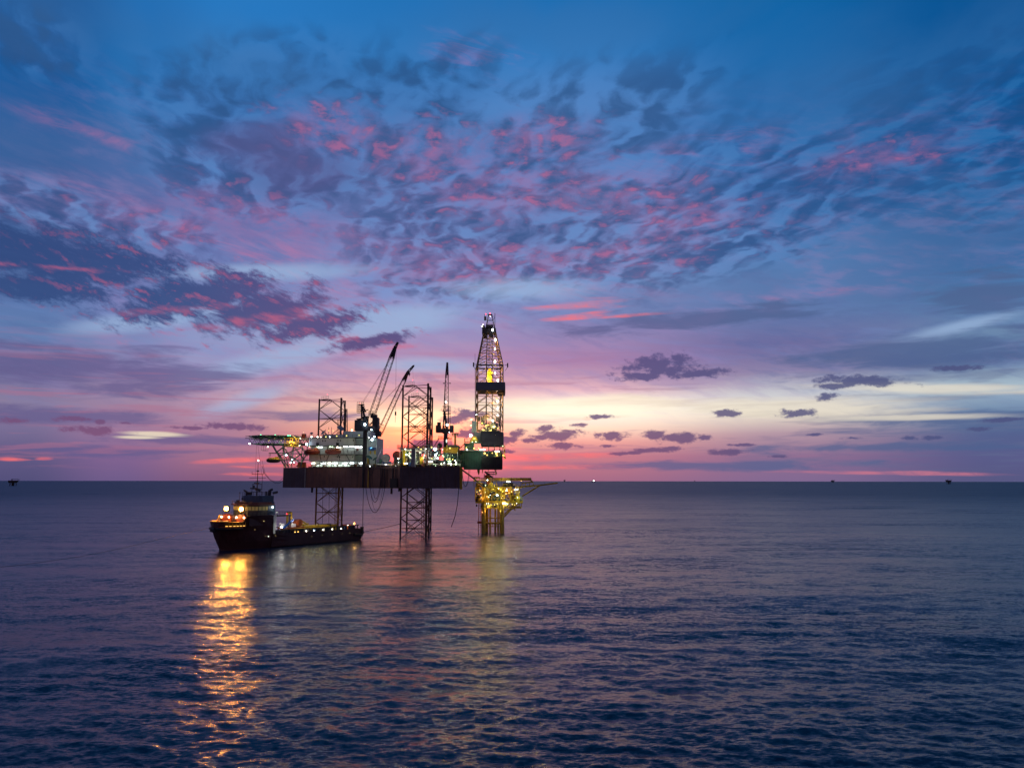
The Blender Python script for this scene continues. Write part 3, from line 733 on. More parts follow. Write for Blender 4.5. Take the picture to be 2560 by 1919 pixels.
for px, py, k, r in ((652,1088.0,'G',.34),(688,1088,'G',.32),(720.5,1088.8,'G',.30),(725.5,1088.8,'G',.26),(624,1109,'b',.45),(669.5,1117,'W',.30),(737,1093,'y',.3),(746,1094,'y',.3),(751,1096,'W',.24),(733,1090.5,'d',.3),(759,1081,'d',.25),
                     (716,1138,'b',.48),(731,1149,'b',.42),(727,1156.5,'w',.45),(735,1156.5,'w',.45),(687,1096,'d',.2),(673,1101,'d',.25),(703,1101,'d',.25),(727,1113,'y',.3),(714,1120,'d',.2),(742,1139,'d',.3),(724,1106,'y',.35),(735,1106,'y',.35)):
    lamp(rig, P3(px,py,330), k, r)
bsk = MB()
a = P3(656.5,1112,336); b = P3(667.5,1126,336)
for x in (a.x,b.x):
    for Y in (334.5,337.5): bsk.bar((x,Y,a.z),(x,Y,b.z),.07,4)
bsk.box(a.x,b.x,334.5,337.5,b.z-.12,b.z); bsk.build('hanging_stage', m_grey, hd)

# ---- cranes
def crane(name_, ped_px, ped_r, Y, zt, cab, boom_a, boom_b, w0, w1, n, gantry, jib, hook, lampset, head=0.14, side=None):
    p = MB(); b0 = W(ped_px, 1168, Y); 
    p.bar((b0.x,Y,ZT-.5),(b0.x,Y,zt),ped_r,14); p.bar((b0.x,Y,zt-.8),(b0.x,Y,zt),ped_r*1.35,14)
    cr = p.build('crane', m_dark, rig)
    h = MB()
    for (x0,x1,y0,y1,dY,dep) in cab:
        c, s = slab(x0,x1,y0,y1,Y+dY,dep); h.obox(c,s)
    h.build('machinery_house', m_dark, cr)
    A = W(*boom_a); B = W(*boom_b); bm = MB()
    e = (B-A).normalized(); f = A.lerp(B, .05); t = A.lerp(B, 1-head)
    sd = side or (0,1,0)
    sv = Vector(sd); sv = (sv - e*sv.dot(e)).normalized()
    bm.lattice(A, f, 1, .15, .10, w0*.35, w0, sv); bm.lattice(f, t, n, .12, .045, w0, w1, sv, False); bm.lattice(t, B, 3, .16, .12, w1, w1*.45, sv)
    q = e.cross(sv).normalized()
    pl_c = t.lerp(B,.55); L2 = (B-t).length*.9
    R3 = Matrix((q, sv, e)).transposed()
    vs = [(pl_c + R3 @ Vector((sx*w1*.30, sy*w1*.22, sz*L2/2)))[:] for sz in (-1,1) for sx,sy in ((-1,-1),(1,-1),(1,1),(-1,1))]
    bm.add(vs, [(0,3,2,1),(4,5,6,7),(0,1,5,4),(1,2,6,5),(2,3,7,6),(3,0,4,7)])
    bm.build('boom', m_dark if name_ == 'a' else m_leg, cr)
    gm = MB(); gt = W(*gantry[0])
    for g in gantry[1:]: gm.bar(gt, W(*g), .28, 5); 
    for k in range(1,4):
        gm.bar(gt.lerp(W(*gantry[1]),k/4), gt.lerp(W(*gantry[-1]),k/4), .15, 4)
    gm.obox(gt, (2.0,1.5,.3)); gm.rail([gt+Vector((-1.6,0,0)),gt+Vector((1.0,0,0))],1.2,.06,.8)
    gm.build('gantry', m_dark, cr)
    rp = MB()
    for o in (-.25,.25): rp.bar(gt+Vector((o,0,0)), A.lerp(B,.88)+sv*o, .055, 4)
    rp.build('luffing_rope', m_cable, cr)
    if jib:
        jm = MB(); J = W(*jib); jm.lattice(A.lerp(B,.985), J, 3, .17, .12, w1*.55, .5, sv); jm.sph(J,.55,(1,.6,1)); jm.bar(J,J+(J-B)*.25,.3,5)
        jm.build('jib', m_dark, cr)
    if hook:
        h0, h1, h2 = [W(*v) for v in hook]
        MB().bar(h0,h1,.05,4).build('hoist_rope', m_cable, cr)
        MB().bar(h1,h1.lerp(h2,.55),.38,6,.5).bar(h1.lerp(h2,.55),h2,.16,6,.08).build('hook_block', m_dark, cr)
    for (px,py,k,r) in lampset: lamp(cr, W(px,py,Y-ped_r-1.2), k, r)
    return cr
Y1 = 306
c1 = crane('a', 911, .82, Y1, W(911,1072,Y1).z, [(886.5,904,1050,1076.5,-1,4.5),(893,901,1046,1050,0,3),(904,931,1064,1077,-1.5,4.5),(906,918,1040,1064,0,3)],
      (922,1062,Y1-1), (988,868,Y1+3), 2.3, 1.8, 18, [(903,1012,Y1),(912,1046,Y1-1.2),(918,1055,Y1+1.2),(904,1048,Y1),(915,1030,Y1)],
      (993.5,858,Y1+3.2), [(981,870,Y1+2),(981,876,Y1+2),(982.5,890,Y1+2)], [(912,1061,'b',.62),(928.5,1074,'b',.34)], side=(0,1,0.0))
sub = MB()
a = W(893.5,1012,Y1); b = W(901,1032,Y1)
for x in np.linspace(a.x,b.x,3):
    for Y in (Y1-.8,Y1+.8): sub.bar((x,Y,a.z),(x,Y,b.z),.06,4)
for z in np.linspace(b.z,a.z,5): sub.box(a.x,b.x,Y1-.8,Y1+.8,z-.06,z)
sub.bar(W(891,1048,Y1),W(909,1045,Y1),.2,5); sub.bar(W(906,1028,Y1),W(921,1024,Y1),.18,5)
for k in range(8):
    q = W(906+1.2*(k%3), 1012+5*k, Y1); sub.obox(q,(1.4-.1*k%3,1.2,.5), .3*k)
sub.build('access_cage', m_dark, c1)
MB().bar(W(990.5,862,Y1+3),W(989,1029,Y1+3),.045,4).build('hoist_rope', m_cable, c1)
MB().bar(W(989,1029,Y1+3),W(989,1038,Y1+3),.32,6).bar(W(989,1038,Y1+3),W(988,1056,Y1+3),.06,4).build('hook_block', m_dark, c1)
lamp(c1, W(900.5,1008,Y1), 'r', .2, 'beacon')
Y2 = 345
c2 = crane('b', 936, .95, Y2, W(936,1090,Y2).z, [(931,944,1044,1077,-1,5),(928,949,1077,1090,-2,5),(926,941,1036,1044,0,3)],
      (946,1090,Y2-1), (1020,929,Y2+3), 2.2, 1.6, 17, [(930,1034,Y2),(934,1055,Y2-1),(944,1058,Y2+1),(938,1044,Y2)],
      (1032.5,916,Y2+3.2), [(1022,927,Y2),(1023,932,Y2),(1023.5,941,Y2)], [(933,1074,'w',.32)])
MB().bar(W(1032,918,Y2+3),W(1033,950,Y2+3),.035,4).build('hoist_rope', m_cable, c2)
for a4 in ((941,1044,948,1044),(946,1057,960,1064),(942,1104,951,1104)): MB().bar(W(a4[0],a4[1],Y2),W(a4[2],a4[3],Y2),.15,4).build('outrigger_arm', m_dark, c2)
Y3 = 330
c3 = crane('c', 1113.5, .86, Y3, W(1113.5,1079,Y3).z, [(1089.5,1101,1063,1080.5,-1,4),(1124,1133,1063,1080,-1,3.5),(1103,1122,1071,1081,-1.5,5),(1093,1101,1055,1063,0,2.5)],
      (1114,1073,Y3), (1118.3,907,Y3+22), 2.1, 1.3, 22, [(1112,1028,Y3+6),(1107,1071,Y3),(1119,1071,Y3),(1111,1050,Y3+4),(1116,1071,Y3+3)],
      None, None, [(1118,1062,'w',.62),(1115,1005,'W',.5),(1123.5,1080,'w',.26)], head=.21, side=(1,0,0))
ex = MB().bar(W(1113,1016,Y3+6),W(1113,1096,Y3+6),.15,5).bar(W(1113,958,Y3+6),W(1113,1016,Y3+6),.08,4).bar(W(1113,1096,Y3+6),W(1113,1096,Y3),.15,5).bar(W(1122,1034,Y3+2),W(1122,1034,Y3+6),.1,4)
for py, x0, x1 in ((1016,1106,1126),(1034,1107,1127),(958,1107.5,1112),(958,1123,1127)):
    ex.obox(W((x0+x1)/2,py,Y3+6),((x1-x0)*.172,1.6,.2))
for k in range(14): p = W(1124.5,1016+4*k,Y3+2); ex.bar(p+Vector((-.5,0,0)),p+Vector((.5,0,0)),.05,4)
for x in (1122,1125.5): ex.bar(W(x,1014,Y3+2),W(x,1066,Y3+2),.08,4)
ex.bar(W(1096,1091,Y3),W(1130,1096,Y3),.12,4); ex.rail([W(1096,1096,Y3-1.5),W(1130,1096,Y3-1.5)],1.0,.05,1.2)
ex.obox(W(1113,1096,Y3),(6,4,.2))
for k in range(2): ex.bar(W(1096+2*k,1096,Y3-1.5),W(1084+2*k,1117,Y3-3),.1,4)
ex.build('access_platform', m_dark, c3)
lamp(c3, W(1116.5,1102,Y3-1.6), 's', .35, 'pedestal_light', sc=(.8,.5,2.2))
# boom rest
MB().bar(W(1138,1118,322),W(1138,1085,322),.42,8).bar(W(1130,1083.5,322),W(1146,1083.5,322),.22,6).bar(W(1133,1090,322),W(1130,1083,322),.2,5).bar(W(1143,1090,322),W(1146,1082,322),.2,5).build('boom_rest', m_yellow, rig)

# ---- machinery deck, right half
random.seed(21)
def blk(name, x0,x1,y0,y1,Y,dep,m,par=rig,label=None):
    c, s = slab(x0,x1,y0,y1,Y,dep); return MB().obox(c,s).build(name, m, par, label)
blk('equipment_module', 1000,1016,1128,1144,306,8,m_grey)
blk('equipment_module', 985,1010,1142,1167,308,8,m_white2)
blk('equipment_module', 1070,1098,1126,1140,304,7,m_dark)
md = blk('mezzanine_deck', 1001,1072,1123,1126.5,302.5,12,m_grey)
blk('mezzanine_deck', 1072,1148,1133,1136,303,10,m_dark)
blk('mezzanine_deck', 1062,1150,1150,1152,301.5,10,m_dark)
blk('mud_house', 1108,1144,1117,1132,312,12,m_yellow)
blk('mud_house_roof', 1117,1145,1112,1117.5,311,12,m_slate)
blk('equipment_module', 1112,1144,1136,1150,308,9,m_green)
blk('equipment_module', 1060,1084,1142,1168,306,7,m_white)
blk('equipment_module', 1097,1112,1153,1168,305,6,m_white2)
blk('equipment_module', 1018,1050,1130,1166,311,6,m_grey)
blk('equipment_module', 1114,1150,1152,1168,307,8,m_dark)
blk('container', 1022,1031,1156,1165,301,2.4,m_blue)
blk('container', 1031,1038,1156,1162,301.5,2.4,m_blue)
blk('container', 957,976,1153,1165,304,2.6,m_blue)
blk('waste_skip', 1076,1086,1163,1171,299.5,2,m_green)
blk('container', 922,937,1118,1126,312,3,m_blue)
cl = MB()
for px, y0, y1, w in ((1010,1126,1165,4.5),(1054,1141,1160,7.5),(926,1126,1135,2),(937,1125,1135,3),(920,1145,1160,4),(1117,1112,1125,3)):
    c, s = slab(px-w/2, px+w/2, y0, y1, 301.0 if px > 950 else 311, 1.0); cl.obox(c, s)
cl.build('yellow_column', m_yellow, rig)
wfr = MB().bar(W(940,1160,301.5),W(1150,1160,301.5),.12,5).bar(W(940,1160,303),W(1150,1160,303),.1,5).bar(W(940,1160,301.5),W(940,1160,303),.1,5).bar(W(1000,1126,301.5),W(1000,1160,301.5),.15,5)
for (x0,y0,x1,y1) in ((1019,1137,1043,1161),(1037,1128,1038,1157),(1020,1137,1038,1130),(1043,1160,1050,1160),(1000,1126,1074,1126),(1049,1134,1062,1124),(1058,1150,1064,1126),(1030,1166,1050,1150),(1086,1150,1094,1130),(942,1150,955,1120),(942,1160,980,1163)):
    wfr.bar(W(x0,y0,301.5),W(x1,y1,301.5),.22,5)
for px in range(1000,1150,6):
    if random.random() < .75: wfr.bar(W(px,1126+random.random()*8,303),W(px+random.uniform(-3,3),1160,303),.10,4)
wfr.build('pipe_frame', m_white, rig)
gp = MB(); lastq = None
for i in range(60):
    px = 944+(i+random.random())*206/60; py = random.uniform(1130,1166) if px > 1000 else random.uniform(1150,1167)
    q = W(px,py,random.uniform(301,309)) if px > 960 else W(px,py,310)
    w = random.uniform(.4,1.8); hh = random.uniform(.4,2.2)
    if lastq is not None: gp.bar(lastq,(lastq.x,q.y,lastq.z),.05,4).bar((lastq.x,q.y,lastq.z),(lastq.x,q.y,q.z),.05,4).bar((lastq.x,q.y,q.z),q,.05,4)
    lastq = q
    if random.random() < .5: gp.obox(q,(w,1.2,hh), random.uniform(-.3,.3))
    else: gp.bar(q, q+Vector((random.uniform(-2.5,2.5),random.uniform(-1,1),random.uniform(-2.2,2.2))), random.uniform(.08,.2), 5)
gp.build('pipework', m_green, rig)
gp = MB().tube([(W(916,1167,yy_).x,yy_,ZT+.45) for yy_ in (307.2,)]+[(-43.5,300.6,ZT+.45),(-20.6,300.4,ZT+.45)],.08,4)
for i in range(50):
    px = random.uniform(916,1150); q = W(px,random.uniform(1161,1167.5),300.5 if px > 1002 else 300.5+(1002-px)*.083)
    gp.obox(q,(random.uniform(.3,1.6),.8,random.uniform(.3,1.4)), 0)
gp.build('deck_fitting', m_dark, rig)
def disc(px,py,Y,r,th,m,name,tilt=0):
    c = W(px,py,Y); a = Vector((math.sin(tilt),-math.cos(tilt),0))
    d = MB().bar(c - a*th/2, c + a*th/2, r, 20).bar(c-a*(th/2+.15), c+a*(th/2+.15), r*.3, 10)
    d.bar(c+Vector((0,0.3,-r*.8)), (c.x,c.y+.3,ZT), .3, 6)
    return d.build(name, m, rig)
disc(965,1145,303,1.75,.35,m_grey,'cable_reel',.35)
disc(992,1138,304,1.65,1.4,m_red,'cable_reel',.2)
MB().box(W(987,1140,304).x,W(992,1140,304).x,303,305.5,ZT,W(990,1140,304).z).build('reel_stand', m_dark, rig)
for px,py,Y,tx in ((924,1143,306,.6),(938,1146,309,-.6)):
    p = W(px,py,Y); n = Vector((tx,-.4,.8)).normalized(); a = n.orthogonal().normalized(); b2 = n.cross(a); k = 14
    vs = [p-n*.4]+[p+(a*math.cos(2*PI*i/k)+b2*math.sin(2*PI*i/k))*1.25 for i in range(k)]
    vs += [v-n*.08 for v in vs]
    fs = [(0,1+i,1+(i+1)%k) for i in range(k)]; fs += [tuple(k+1+q for q in f[::-1]) for f in fs]+[(1+i,1+(i+1)%k,k+2+(i+1)%k,k+2+i) for i in range(k)]
    MB().add(vs,fs).bar(p-n*.4,(p.x,p.y+.3,ZT),.2,6).build('satellite_dish', m_green, rig)
MB().sph(W(1099.5,1114,312),1.12,(1,1,1.05),16,10).bar(W(1099.5,1122,312),W(1099.5,1135,312),.6,8).bar(W(1099.5,1108,312),W(1099.5,1104,312),.08,4).build('spherical_tank', m_dark, rig, smooth=False)
for px, py, k, r in ((1013.5,1122,'W',.32),(1016,1136,'g',.50),(1000,1122,'d',.18),(996,1146.5,'W',.42),(1065,1121.5,'W',.34),(1053,1122.5,'y',.34),(1068,1119,'y',.3),(1038,1120,'y',.4),(1026,1120,'y',.3),(1046,1119,'y',.45),(1059,1120,'y',.45),(1079,1118,'y',.45),(1088,1123,'b',.72),(1089,1137.5,'b',.46),(1094,1145,'w',.46),(1058.5,1145,'y',.34),(1106.5,1123,'g',.3),(1107,1138,'g',.30),(1109.5,1141,'g',.26),(1097.5,1138,'g',.2),
                     (1125,1120,'y',.45),(1103,1159,'g',.42),(1111,1157,'w',.26),(1138,1151.5,'W',.34),(1140,1156.5,'W',.34),(1124,1147,'y',.45),(1117,1148,'y',.30),(1132,1148,'y',.30),(1080,1146,'y',.3),(1050,1131,'g',.3),(1120,1138,'g',.18),(1131,1138,'g',.18),(1013,1160,'y',.25),(996.5,1155,'w',.2),(964,1161,'w',.24),(989,1165,'w',.2),(1140,1161,'g',.3),(1103,1166,'o',.3),(1085,1160,'g',.2),(1068,1129,'g',.25),(1024,1132,'W',.2),(925,1165,'w',.3),(1089,1164,'g',.26),(950,1118,'d',.12),(970,1118,'d',.12)):
    lamp(rig, W(px,py,299.9 if px > 1000 else 301), k, r)
for px, py, k, w in ((1015,1158.5,'W',1.3),(1077,1154,'W',1.5),(1125,1158.5,'W',1.3),(1035,1129.5,'W',.9),(1124,1152.5,'g',1.2)):
    tubelamp(rig, W(px,py,300.2), k, w, .17)
blk('lit_doorway', 1126,1129,1161,1169,300.4,.3,LAMPS['s'])

# ---- cantilever
cn = MB()
zc0, zc1 = 27.0, 34.3
xL, xR = -27.5, -4.2
cn.box(-19.8, xR, 316, 317, zc0, zc1).box(-19.8, xR, 338, 339, zc0, zc1).box(-19.8, xR-.6, 317.01, 337.99, zc0+.2, zc0+.8)
cn.box(xL, -19.85, 316, 317, ZT+.4, zc1-.3).box(xL, -19.85, 338, 339, ZT+.4, zc1-.3)
cant = cn.build('cantilever', m_green, rig)
cr_ = MB()
for x in np.arange(xL+.8, xR, 1.05):
    cr_.box(x, x+.22, 315.7, 315.997, (zc0 if x > -19.8 else ZT+.4)+.05, zc1-.4)
cr_.box(-19.8, xR, 315.6, 315.996, zc0-.35, zc0-.003).build('stiffener_ribs', m_green, cant)
blk('lower_cladding', 1204,1256.5,1141,1171,313.5,1.4,m_dark,cant)
lc = MB()
for x in np.arange(W(1205,1141,313.5).x, W(1256,1141,313.5).x, .8): lc.box(x,x+.18,313.25,313.497,W(1205,1170,313).z,W(1205,1142,313).z)
lc.build('cladding_ribs', m_black, cant)
blk('top_deck', 1146,1204,1124,1126.5,314,24,m_grey,cant)
tw = MB()
for (x0,y0,x1,y1) in ((1146,1150,1166,1150),(1162,1095,1162,1124),(1162,1105,1200,1105),(1146,1124,1162,1108),(1204,1113,1209,1141),(1222,1113,1222,1141),(1236,1113,1236,1141),(1250,1113,1250,1141),(1204,1140,1215,1130),(1250,1140,1240,1130)):
    for Y in (314.8,322): tw.bar(W(x0,y0,Y),W(x1,y1,Y),.2,5)
tw.rail([W(1162,1105,314.8),W(1200,1105,314.8)],1.1,.06,1.2).rail([W(1147,1124,314.8),W(1162,1124,314.8)],1.1,.06,1.2)
tw.build('stair_frame', m_green, cant)
blk('winch_platform', 1174,1204,1105,1107.5,315,6,m_grey,cant)
c = W(1186,1105,316.5)
MB().bar((c.x,c.y-1,c.z+1.0),(c.x,c.y+1.6,c.z+1.0),1.35,14).obox((c.x,c.y+.3,c.z+.5),(3.4,2.4,1.0)).build('winch', m_yellow, cant)
blk('side_cabin', 1163,1184,1107.5,1124,316,5,m_green,cant)
blk('pump_room', 1207,1252,1127,1141,322,8,m_orange,cant)
rs = MB()
for py in (1114,1127,1140): c, s = slab(1256,1263,py,py+1.2,316,3); rs.obox(c,s)
for px in (1256.5,1262.5): rs.bar(W(px,1112,316),W(px,1141,316),.12,4); rs.bar(W(px,1112,319),W(px,1141,319),.12,4)
rs.bar(W(1257,1140,316),W(1262,1127,316),.2,4).bar(W(1262,1127,316),W(1257,1114,316),.2,4).bar(W(1262,1141,316),W(1262.5,1146,316),.45,5)
rs.build('escape_stair', m_yellow, cant)
# drill floor wind wall
blk('wind_wall', 1202,1258.5,1079,1113,317.5,17,m_slate,cant).data.materials[0] = mat('wind_wall_cladding', (0.035,0.038,0.060), .6, 0, .2, .3)
blk('wind_wall', 1184,1201.8,1080,1105,318,15,m_grey,cant)
blk('dog_house', 1179.5,1190,1052,1080,319,6,m_white2,cant)
for px, py, k, r in ((1177,1088,'w',.78),(1178.6,1049,'g',.42),(1177.8,1063,'g',.30),(1167.5,1123.5,'w',.42),(1191,1036.5,'b',.3),(1186,1096,'y',.4),(1190,1104,'g',.32),(1185,1120,'y',.4),(1197,1120,'y',.34),(1166,1119,'y',.36),(1232,1051,'W',.55),(1257,1114.5,'g',.3),(1258,1138,'y',.36),(1261,1139,'y',.25),(1181,1104.5,'g',.3),(1239,1087,'d',.12),
                     (1212,1133,'o',.5),(1218,1137,'o',.4),(1231,1132,'o',.35),(1241,1133,'o',.5),(1243,1138,'o',.42),(1205,1058,'y',.4),(1215,1063,'o',.35),(1228,1075,'y',.4),(1208,1075,'y',.4),(1245,1070,'y',.4),(1219,1045,'o',.3)):
    lamp(cant, W(px,py,313 if py > 1080 else 321), k, r)
for px, py, k, w in ((1206.5,1123.5,'w',1.9),(1243,1128,'W',1.6),(1218,1062,'o',1.2)):
    tubelamp(cant, W(px,py,312.8 if py > 1080 else 324), k, w, .26)
rg = MB(); c = W(1222,1077,326); rg.obox(c,(9,6,.5))
for i in range(26):
    q = W(random.uniform(1194,1250), random.uniform(1040,1078), random.uniform(322,330)); rg.obox(q,(random.uniform(.5,2),1.4,random.uniform(.5,2.4)),random.uniform(-.3,.3))
rg.build('rig_floor_equipment', m_grey, cant)

# ---- derrick
zf = W(1223,1079,328).z; zk = W(1223,917,328).z; zc = W(1223,829,328).z; zt = W(1225,787,328).z
DX, DY, DH = W(1223,1000,328).x, 328.0, 5.35
th = math.radians(7)
def dq(sx, sy, h, z, ox=0.0):
    x, y = sx*h, sy*h
    return Vector((DX+ox+x*math.cos(th)-y*math.sin(th), DY+x*math.sin(th)+y*math.cos(th), z))
dm = MB(); lv = []
n1_, n2_ = 7, 6
for k in range(n1_+1): lv.append((DH, zf+(zk-zf)*k/n1_))
for k in range(1, n2_+1):
    t = k/n2_; lv.append((DH+(2.35-DH)*t, zk+(zc-zk)*t))
cs = ((-1,-1),(1,-1),(1,1),(-1,1))
for (ha,za),(hb,zb) in zip(lv[:-1], lv[1:]):
    for i in range(4):
        a = dq(*cs[i],ha,za); b = dq(*cs[i],hb,zb); dm.bar(a,b,.26,6)
        j = (i+1)%4; c2_ = dq(*cs[j],ha,za); d2 = dq(*cs[j],hb,zb)
        dm.bar(b,d2,.12,5); m_ = (b+d2)/2
        dm.bar(a,m_,.13,5); dm.bar(c2_,m_,.13,5)
        dm.bar(a.lerp(b,.62),c2_.lerp(d2,.62),.06,4)
der = dm.build('derrick', mat('derrick_steel', (0.25,0.15,0.055), .6, .1, .3, .4), rig)
gd = MB()
for px, Y, r in ((1215.5,325,.26),(1230.5,325,.2)):
    a = W(px,1079,Y); b = W(px,838,Y+1.5); gd.bar(a,(a.x,Y,zk),r,5).bar((a.x,Y,zk),(DX+(a.x-DX)*.8,Y+1,zc),r*.7,5)
for o in (-.3,0,.3): gd.bar((DX+o,327.5,zf+30),(DX+o,327.5,zc),.05,4)
gd.build('guide_rail', m_dark, der)
cb = MB()
c, s = slab(1207,1239.5,819.5,830.5,325,6.5); cb.obox(c,s)
cb.obox(W(1209,826,326),(1.2,5,3.5)).obox(W(1224,816.5,326),(3.0,3,1.0)).obox(W(1228,838,326),(1.8,2,2)).obox(W(1213,838,326),(1.6,2,2.2))
cb.build('crown_platform', m_dark, der)
af = MB()
for sx in (-1,1):
    for sy in (-1,1):
        af.bar((DX+.3+sx*1.9,DY+sy*1.9,zc+1.2),(DX+.3+sx*.75,DY+sy*.75,zt),.17,5)
for z in (.35,.62,1.0):
    w = 1.9+(.75-1.9)*z; zz = zc+1.2+(zt-zc-1.2)*z
    for i in range(4):
        a, b = cs[i], cs[(i+1)%4]; af.bar((DX+.3+a[0]*w,DY+a[1]*w,zz),(DX+.3+b[0]*w,DY+b[1]*w,zz),.13,4)
af.bar(W(1237,830,327),W(1237,783,327),.13,5)
af.obox(W(1213,796,328),(1.0,1.2,1.6)).bar(W(1211,786,328),W(1220,786,328),.1,4).bar(W(1211,786,328),W(1211,800,328),.08,4).bar(W(1228,791,328),W(1237,791,328),.1,4).bar(W(1233,799,328),W(1237,793,328),.09,4).obox(W(1225,787,328),(1.8,1.8,.3))
af.build('crown_frame', m_dark, der)
mk = MB(); c, s = slab(1191,1262.8,954.8,975,321.5,13.6); cx_, cy_, cz_ = c; w_, d_, h_ = s
for (ox,oy,sx,sy) in ((0,-d_/2,w_,.15),(0,d_/2,w_,.15),(-w_/2+.08,0,.15,d_-.2),(w_/2-.08,0,.15,d_-.2)):
    mk.obox((cx_+ox,cy_+oy,cz_),(sx,sy,h_))
mk.build('wind_break', m_slate, der)
mk = MB(); mk.obox((cx_,cy_,cz_-h_/2-.15),(w_-.2,d_-.2,.25)); mk.obox((cx_+w_*.36,cy_,cz_-h_/2-.7),(w_*.26,d_*.9,.8)); mk.build('racking_board', m_dark, der)
bl_ = MB(); zz = zk
for sx in (-1,1):
    p = dq(sx,-1,DH+.6,zk)
    bl_.bar(p,p+Vector((sx*1.3,0,.2)),.12,4).bar(p+Vector((sx*1.3,0,.9)),p+Vector((sx*1.3,0,-.9)),.3,5).bar(p+Vector((sx*1.3,0,-.9)),p+Vector((sx*.2,0,-2.4)),.1,4)
    for i in range(4): bl_.bar(dq(*cs[i],DH,zk),dq(*cs[(i+1)%4],DH,zk),.34,5)
bl_.bar(W(1233,940,322),W(1233,930,322),.1,4)
bl_.build('belt_girder', m_dark, der)
tb = MB(); c = W(1224,940,327)
tb.obox(c,(1.9,1.8,4.2)).bar((c.x,c.y,c.z),(c.x,c.y,c.z-6.5),.15,5).obox((c.x,c.y,c.z+2.6),(1.2,1.2,1.2)).obox((c.x+.4,c.y-.4,c.z-3),(2.4,1.8,1.2)).obox((c.x-1,c.y,c.z-3.2),(1.2,1.2,1.0)).obox((c.x,c.y,c.z-6.2),(1.2,1.2,1.8))
tb.build('travelling_block', m_yellow, der)
MB().bar(W(1186.5,884,322),W(1185.5,1079,322),.03,4).bar(W(1189,884,322),W(1187.6,1079,322),.03,4).build('guy_wire', m_cable, der)
for px, py, k, r, v in ((1231.2,824.5,'w',.50,1.6),(1238,849.5,'W',.55,1.7),(1237.5,872,'W',.42,1.9),(1237.5,904,'W',.55,1.5),(1237.5,933,'w',.46,1.9),(1244.3,950.5,'W',.55,1.5),(1244.5,978,'W',.45,1.5),(1244.3,1003,'w',.48,1.9),(1244.4,1019.5,'w',.44,2.0),(1244.4,1038,'w',.38,1.5),
                         (1214.4,784.8,'r',.34,1),(1225,783.5,'r',.36,1),(1225.5,790,'W',.22,1.4),(1205,815.5,'W',.34,1),(1207.5,811.5,'W',.26,1),(1206,950,'o',.26,1),(1234,886,'y',.2,1),(1218,977,'o',.34,1),(1200,978,'y',.2,1),(1223,955,'y',.3,1)):
    lamp(der, W(px,py,323 if k!='y' else 325), k, r, 'derrick_light', sc=(.85,.85,v))
# pipes hanging below the cantilever toward the wellhead
dp = MB()
dp.bar(W(1196,1171,324),W(1197,1180,324),.55,8).bar(W(1197,1180,324),W(1197,1187,324),.5,8,.1).bar(W(1206.5,1171,324),W(1206.5,1182,324),.18,6).bar(W(1221,1171,324),W(1221,1178,324),.14,5).bar(W(1240,1171,328),W(1240,1186,328),.2,6)
dp.build('drop_pipe', m_yellow, cant)
bs = MB(); bs.obox(W(1153,1195,302),(1.0,1.2,8.6)).obox(W(1151.8,1188,302),(1.2,1,1.6)); bs.build('stern_ladder', m_yellow, rig)

# lamp light of the rig, plus fill lights added before the living quarters
Wc, Gc, Yc, Oc, Bc = (1,.93,.82), (.74,1,.66), (1,.80,.25), (1,.55,.15), (.65,.82,1)
for px,py,Y,w,c in ((783,1112,309,500,Wc),(806,1110,308,500,Wc),(860,1112,309,600,Gc),(895,1110,309,500,Gc),(790,1148,310,420,Oc),(830,1147,309,420,Wc),(880,1146,310,420,Gc),  # fill lights added to brighten the walls of the living quarters
    (928,1120,312,500,Gc),(925,1085,314,350,Wc),(950,1140,304,260,Gc),(975,1150,299,220,Wc),(1012,1130,303,420,Yc),(1030,1140,300,420,Gc),(1052,1120,300,450,Yc),(1060,1140,299.5,350,Wc),(1088,1125,300,700,Bc),(1100,1142,300,450,Gc),(1125,1124,306,420,Yc),(1125,1146,300,420,Gc),(1145,1160,299,300,Gc),(1105,1162,299,250,Wc),
    (640,1104,330,160,Gc),(670,1104,330,160,Yc),(700,1108,332,260,Gc),(728,1105,329,450,Yc),(745,1098,328,300,Yc),(715,1135,331,380,Wc),(732,1152,327,420,Wc),(755,1125,321,260,Oc),(690,1135,322,200,Yc),
    (1165,1118,312,420,Yc),(1186,1098,313,520,Yc),(1190,1120,312,300,Gc),(1206,1132,311,600,Gc),(1225,1134,317,500,Oc),(1243,1136,315,500,Oc),(1175,1150,311,380,Gc),(1262,1132,313,250,Yc),(1176,1065,314,400,Gc),
    (1215,1066,320,600,Yc),(1235,1066,322,700,Yc),(1222,1040,322,450,Oc),(1238,1000,322,450,Oc),(1240,975,324,400,Oc),(1218,944,324,500,Oc),(1236,930,325,450,Oc),(1240,900,325,320,Oc),(1236,860,326,220,Oc),(1224,800,325,80,Wc)):
    point(rig, W(px,py,Y), w*(3.4 if px > 1200 and py < 1010 else 1.0 if px > 1200 and py < 1080 else .2 if px > 1160 and py > 1140 else .45 if px > 1160 else .95 if px > 940 else .26 if 775 < px < 925 and py < 1149 else .42 if px > 775 else .7), c)

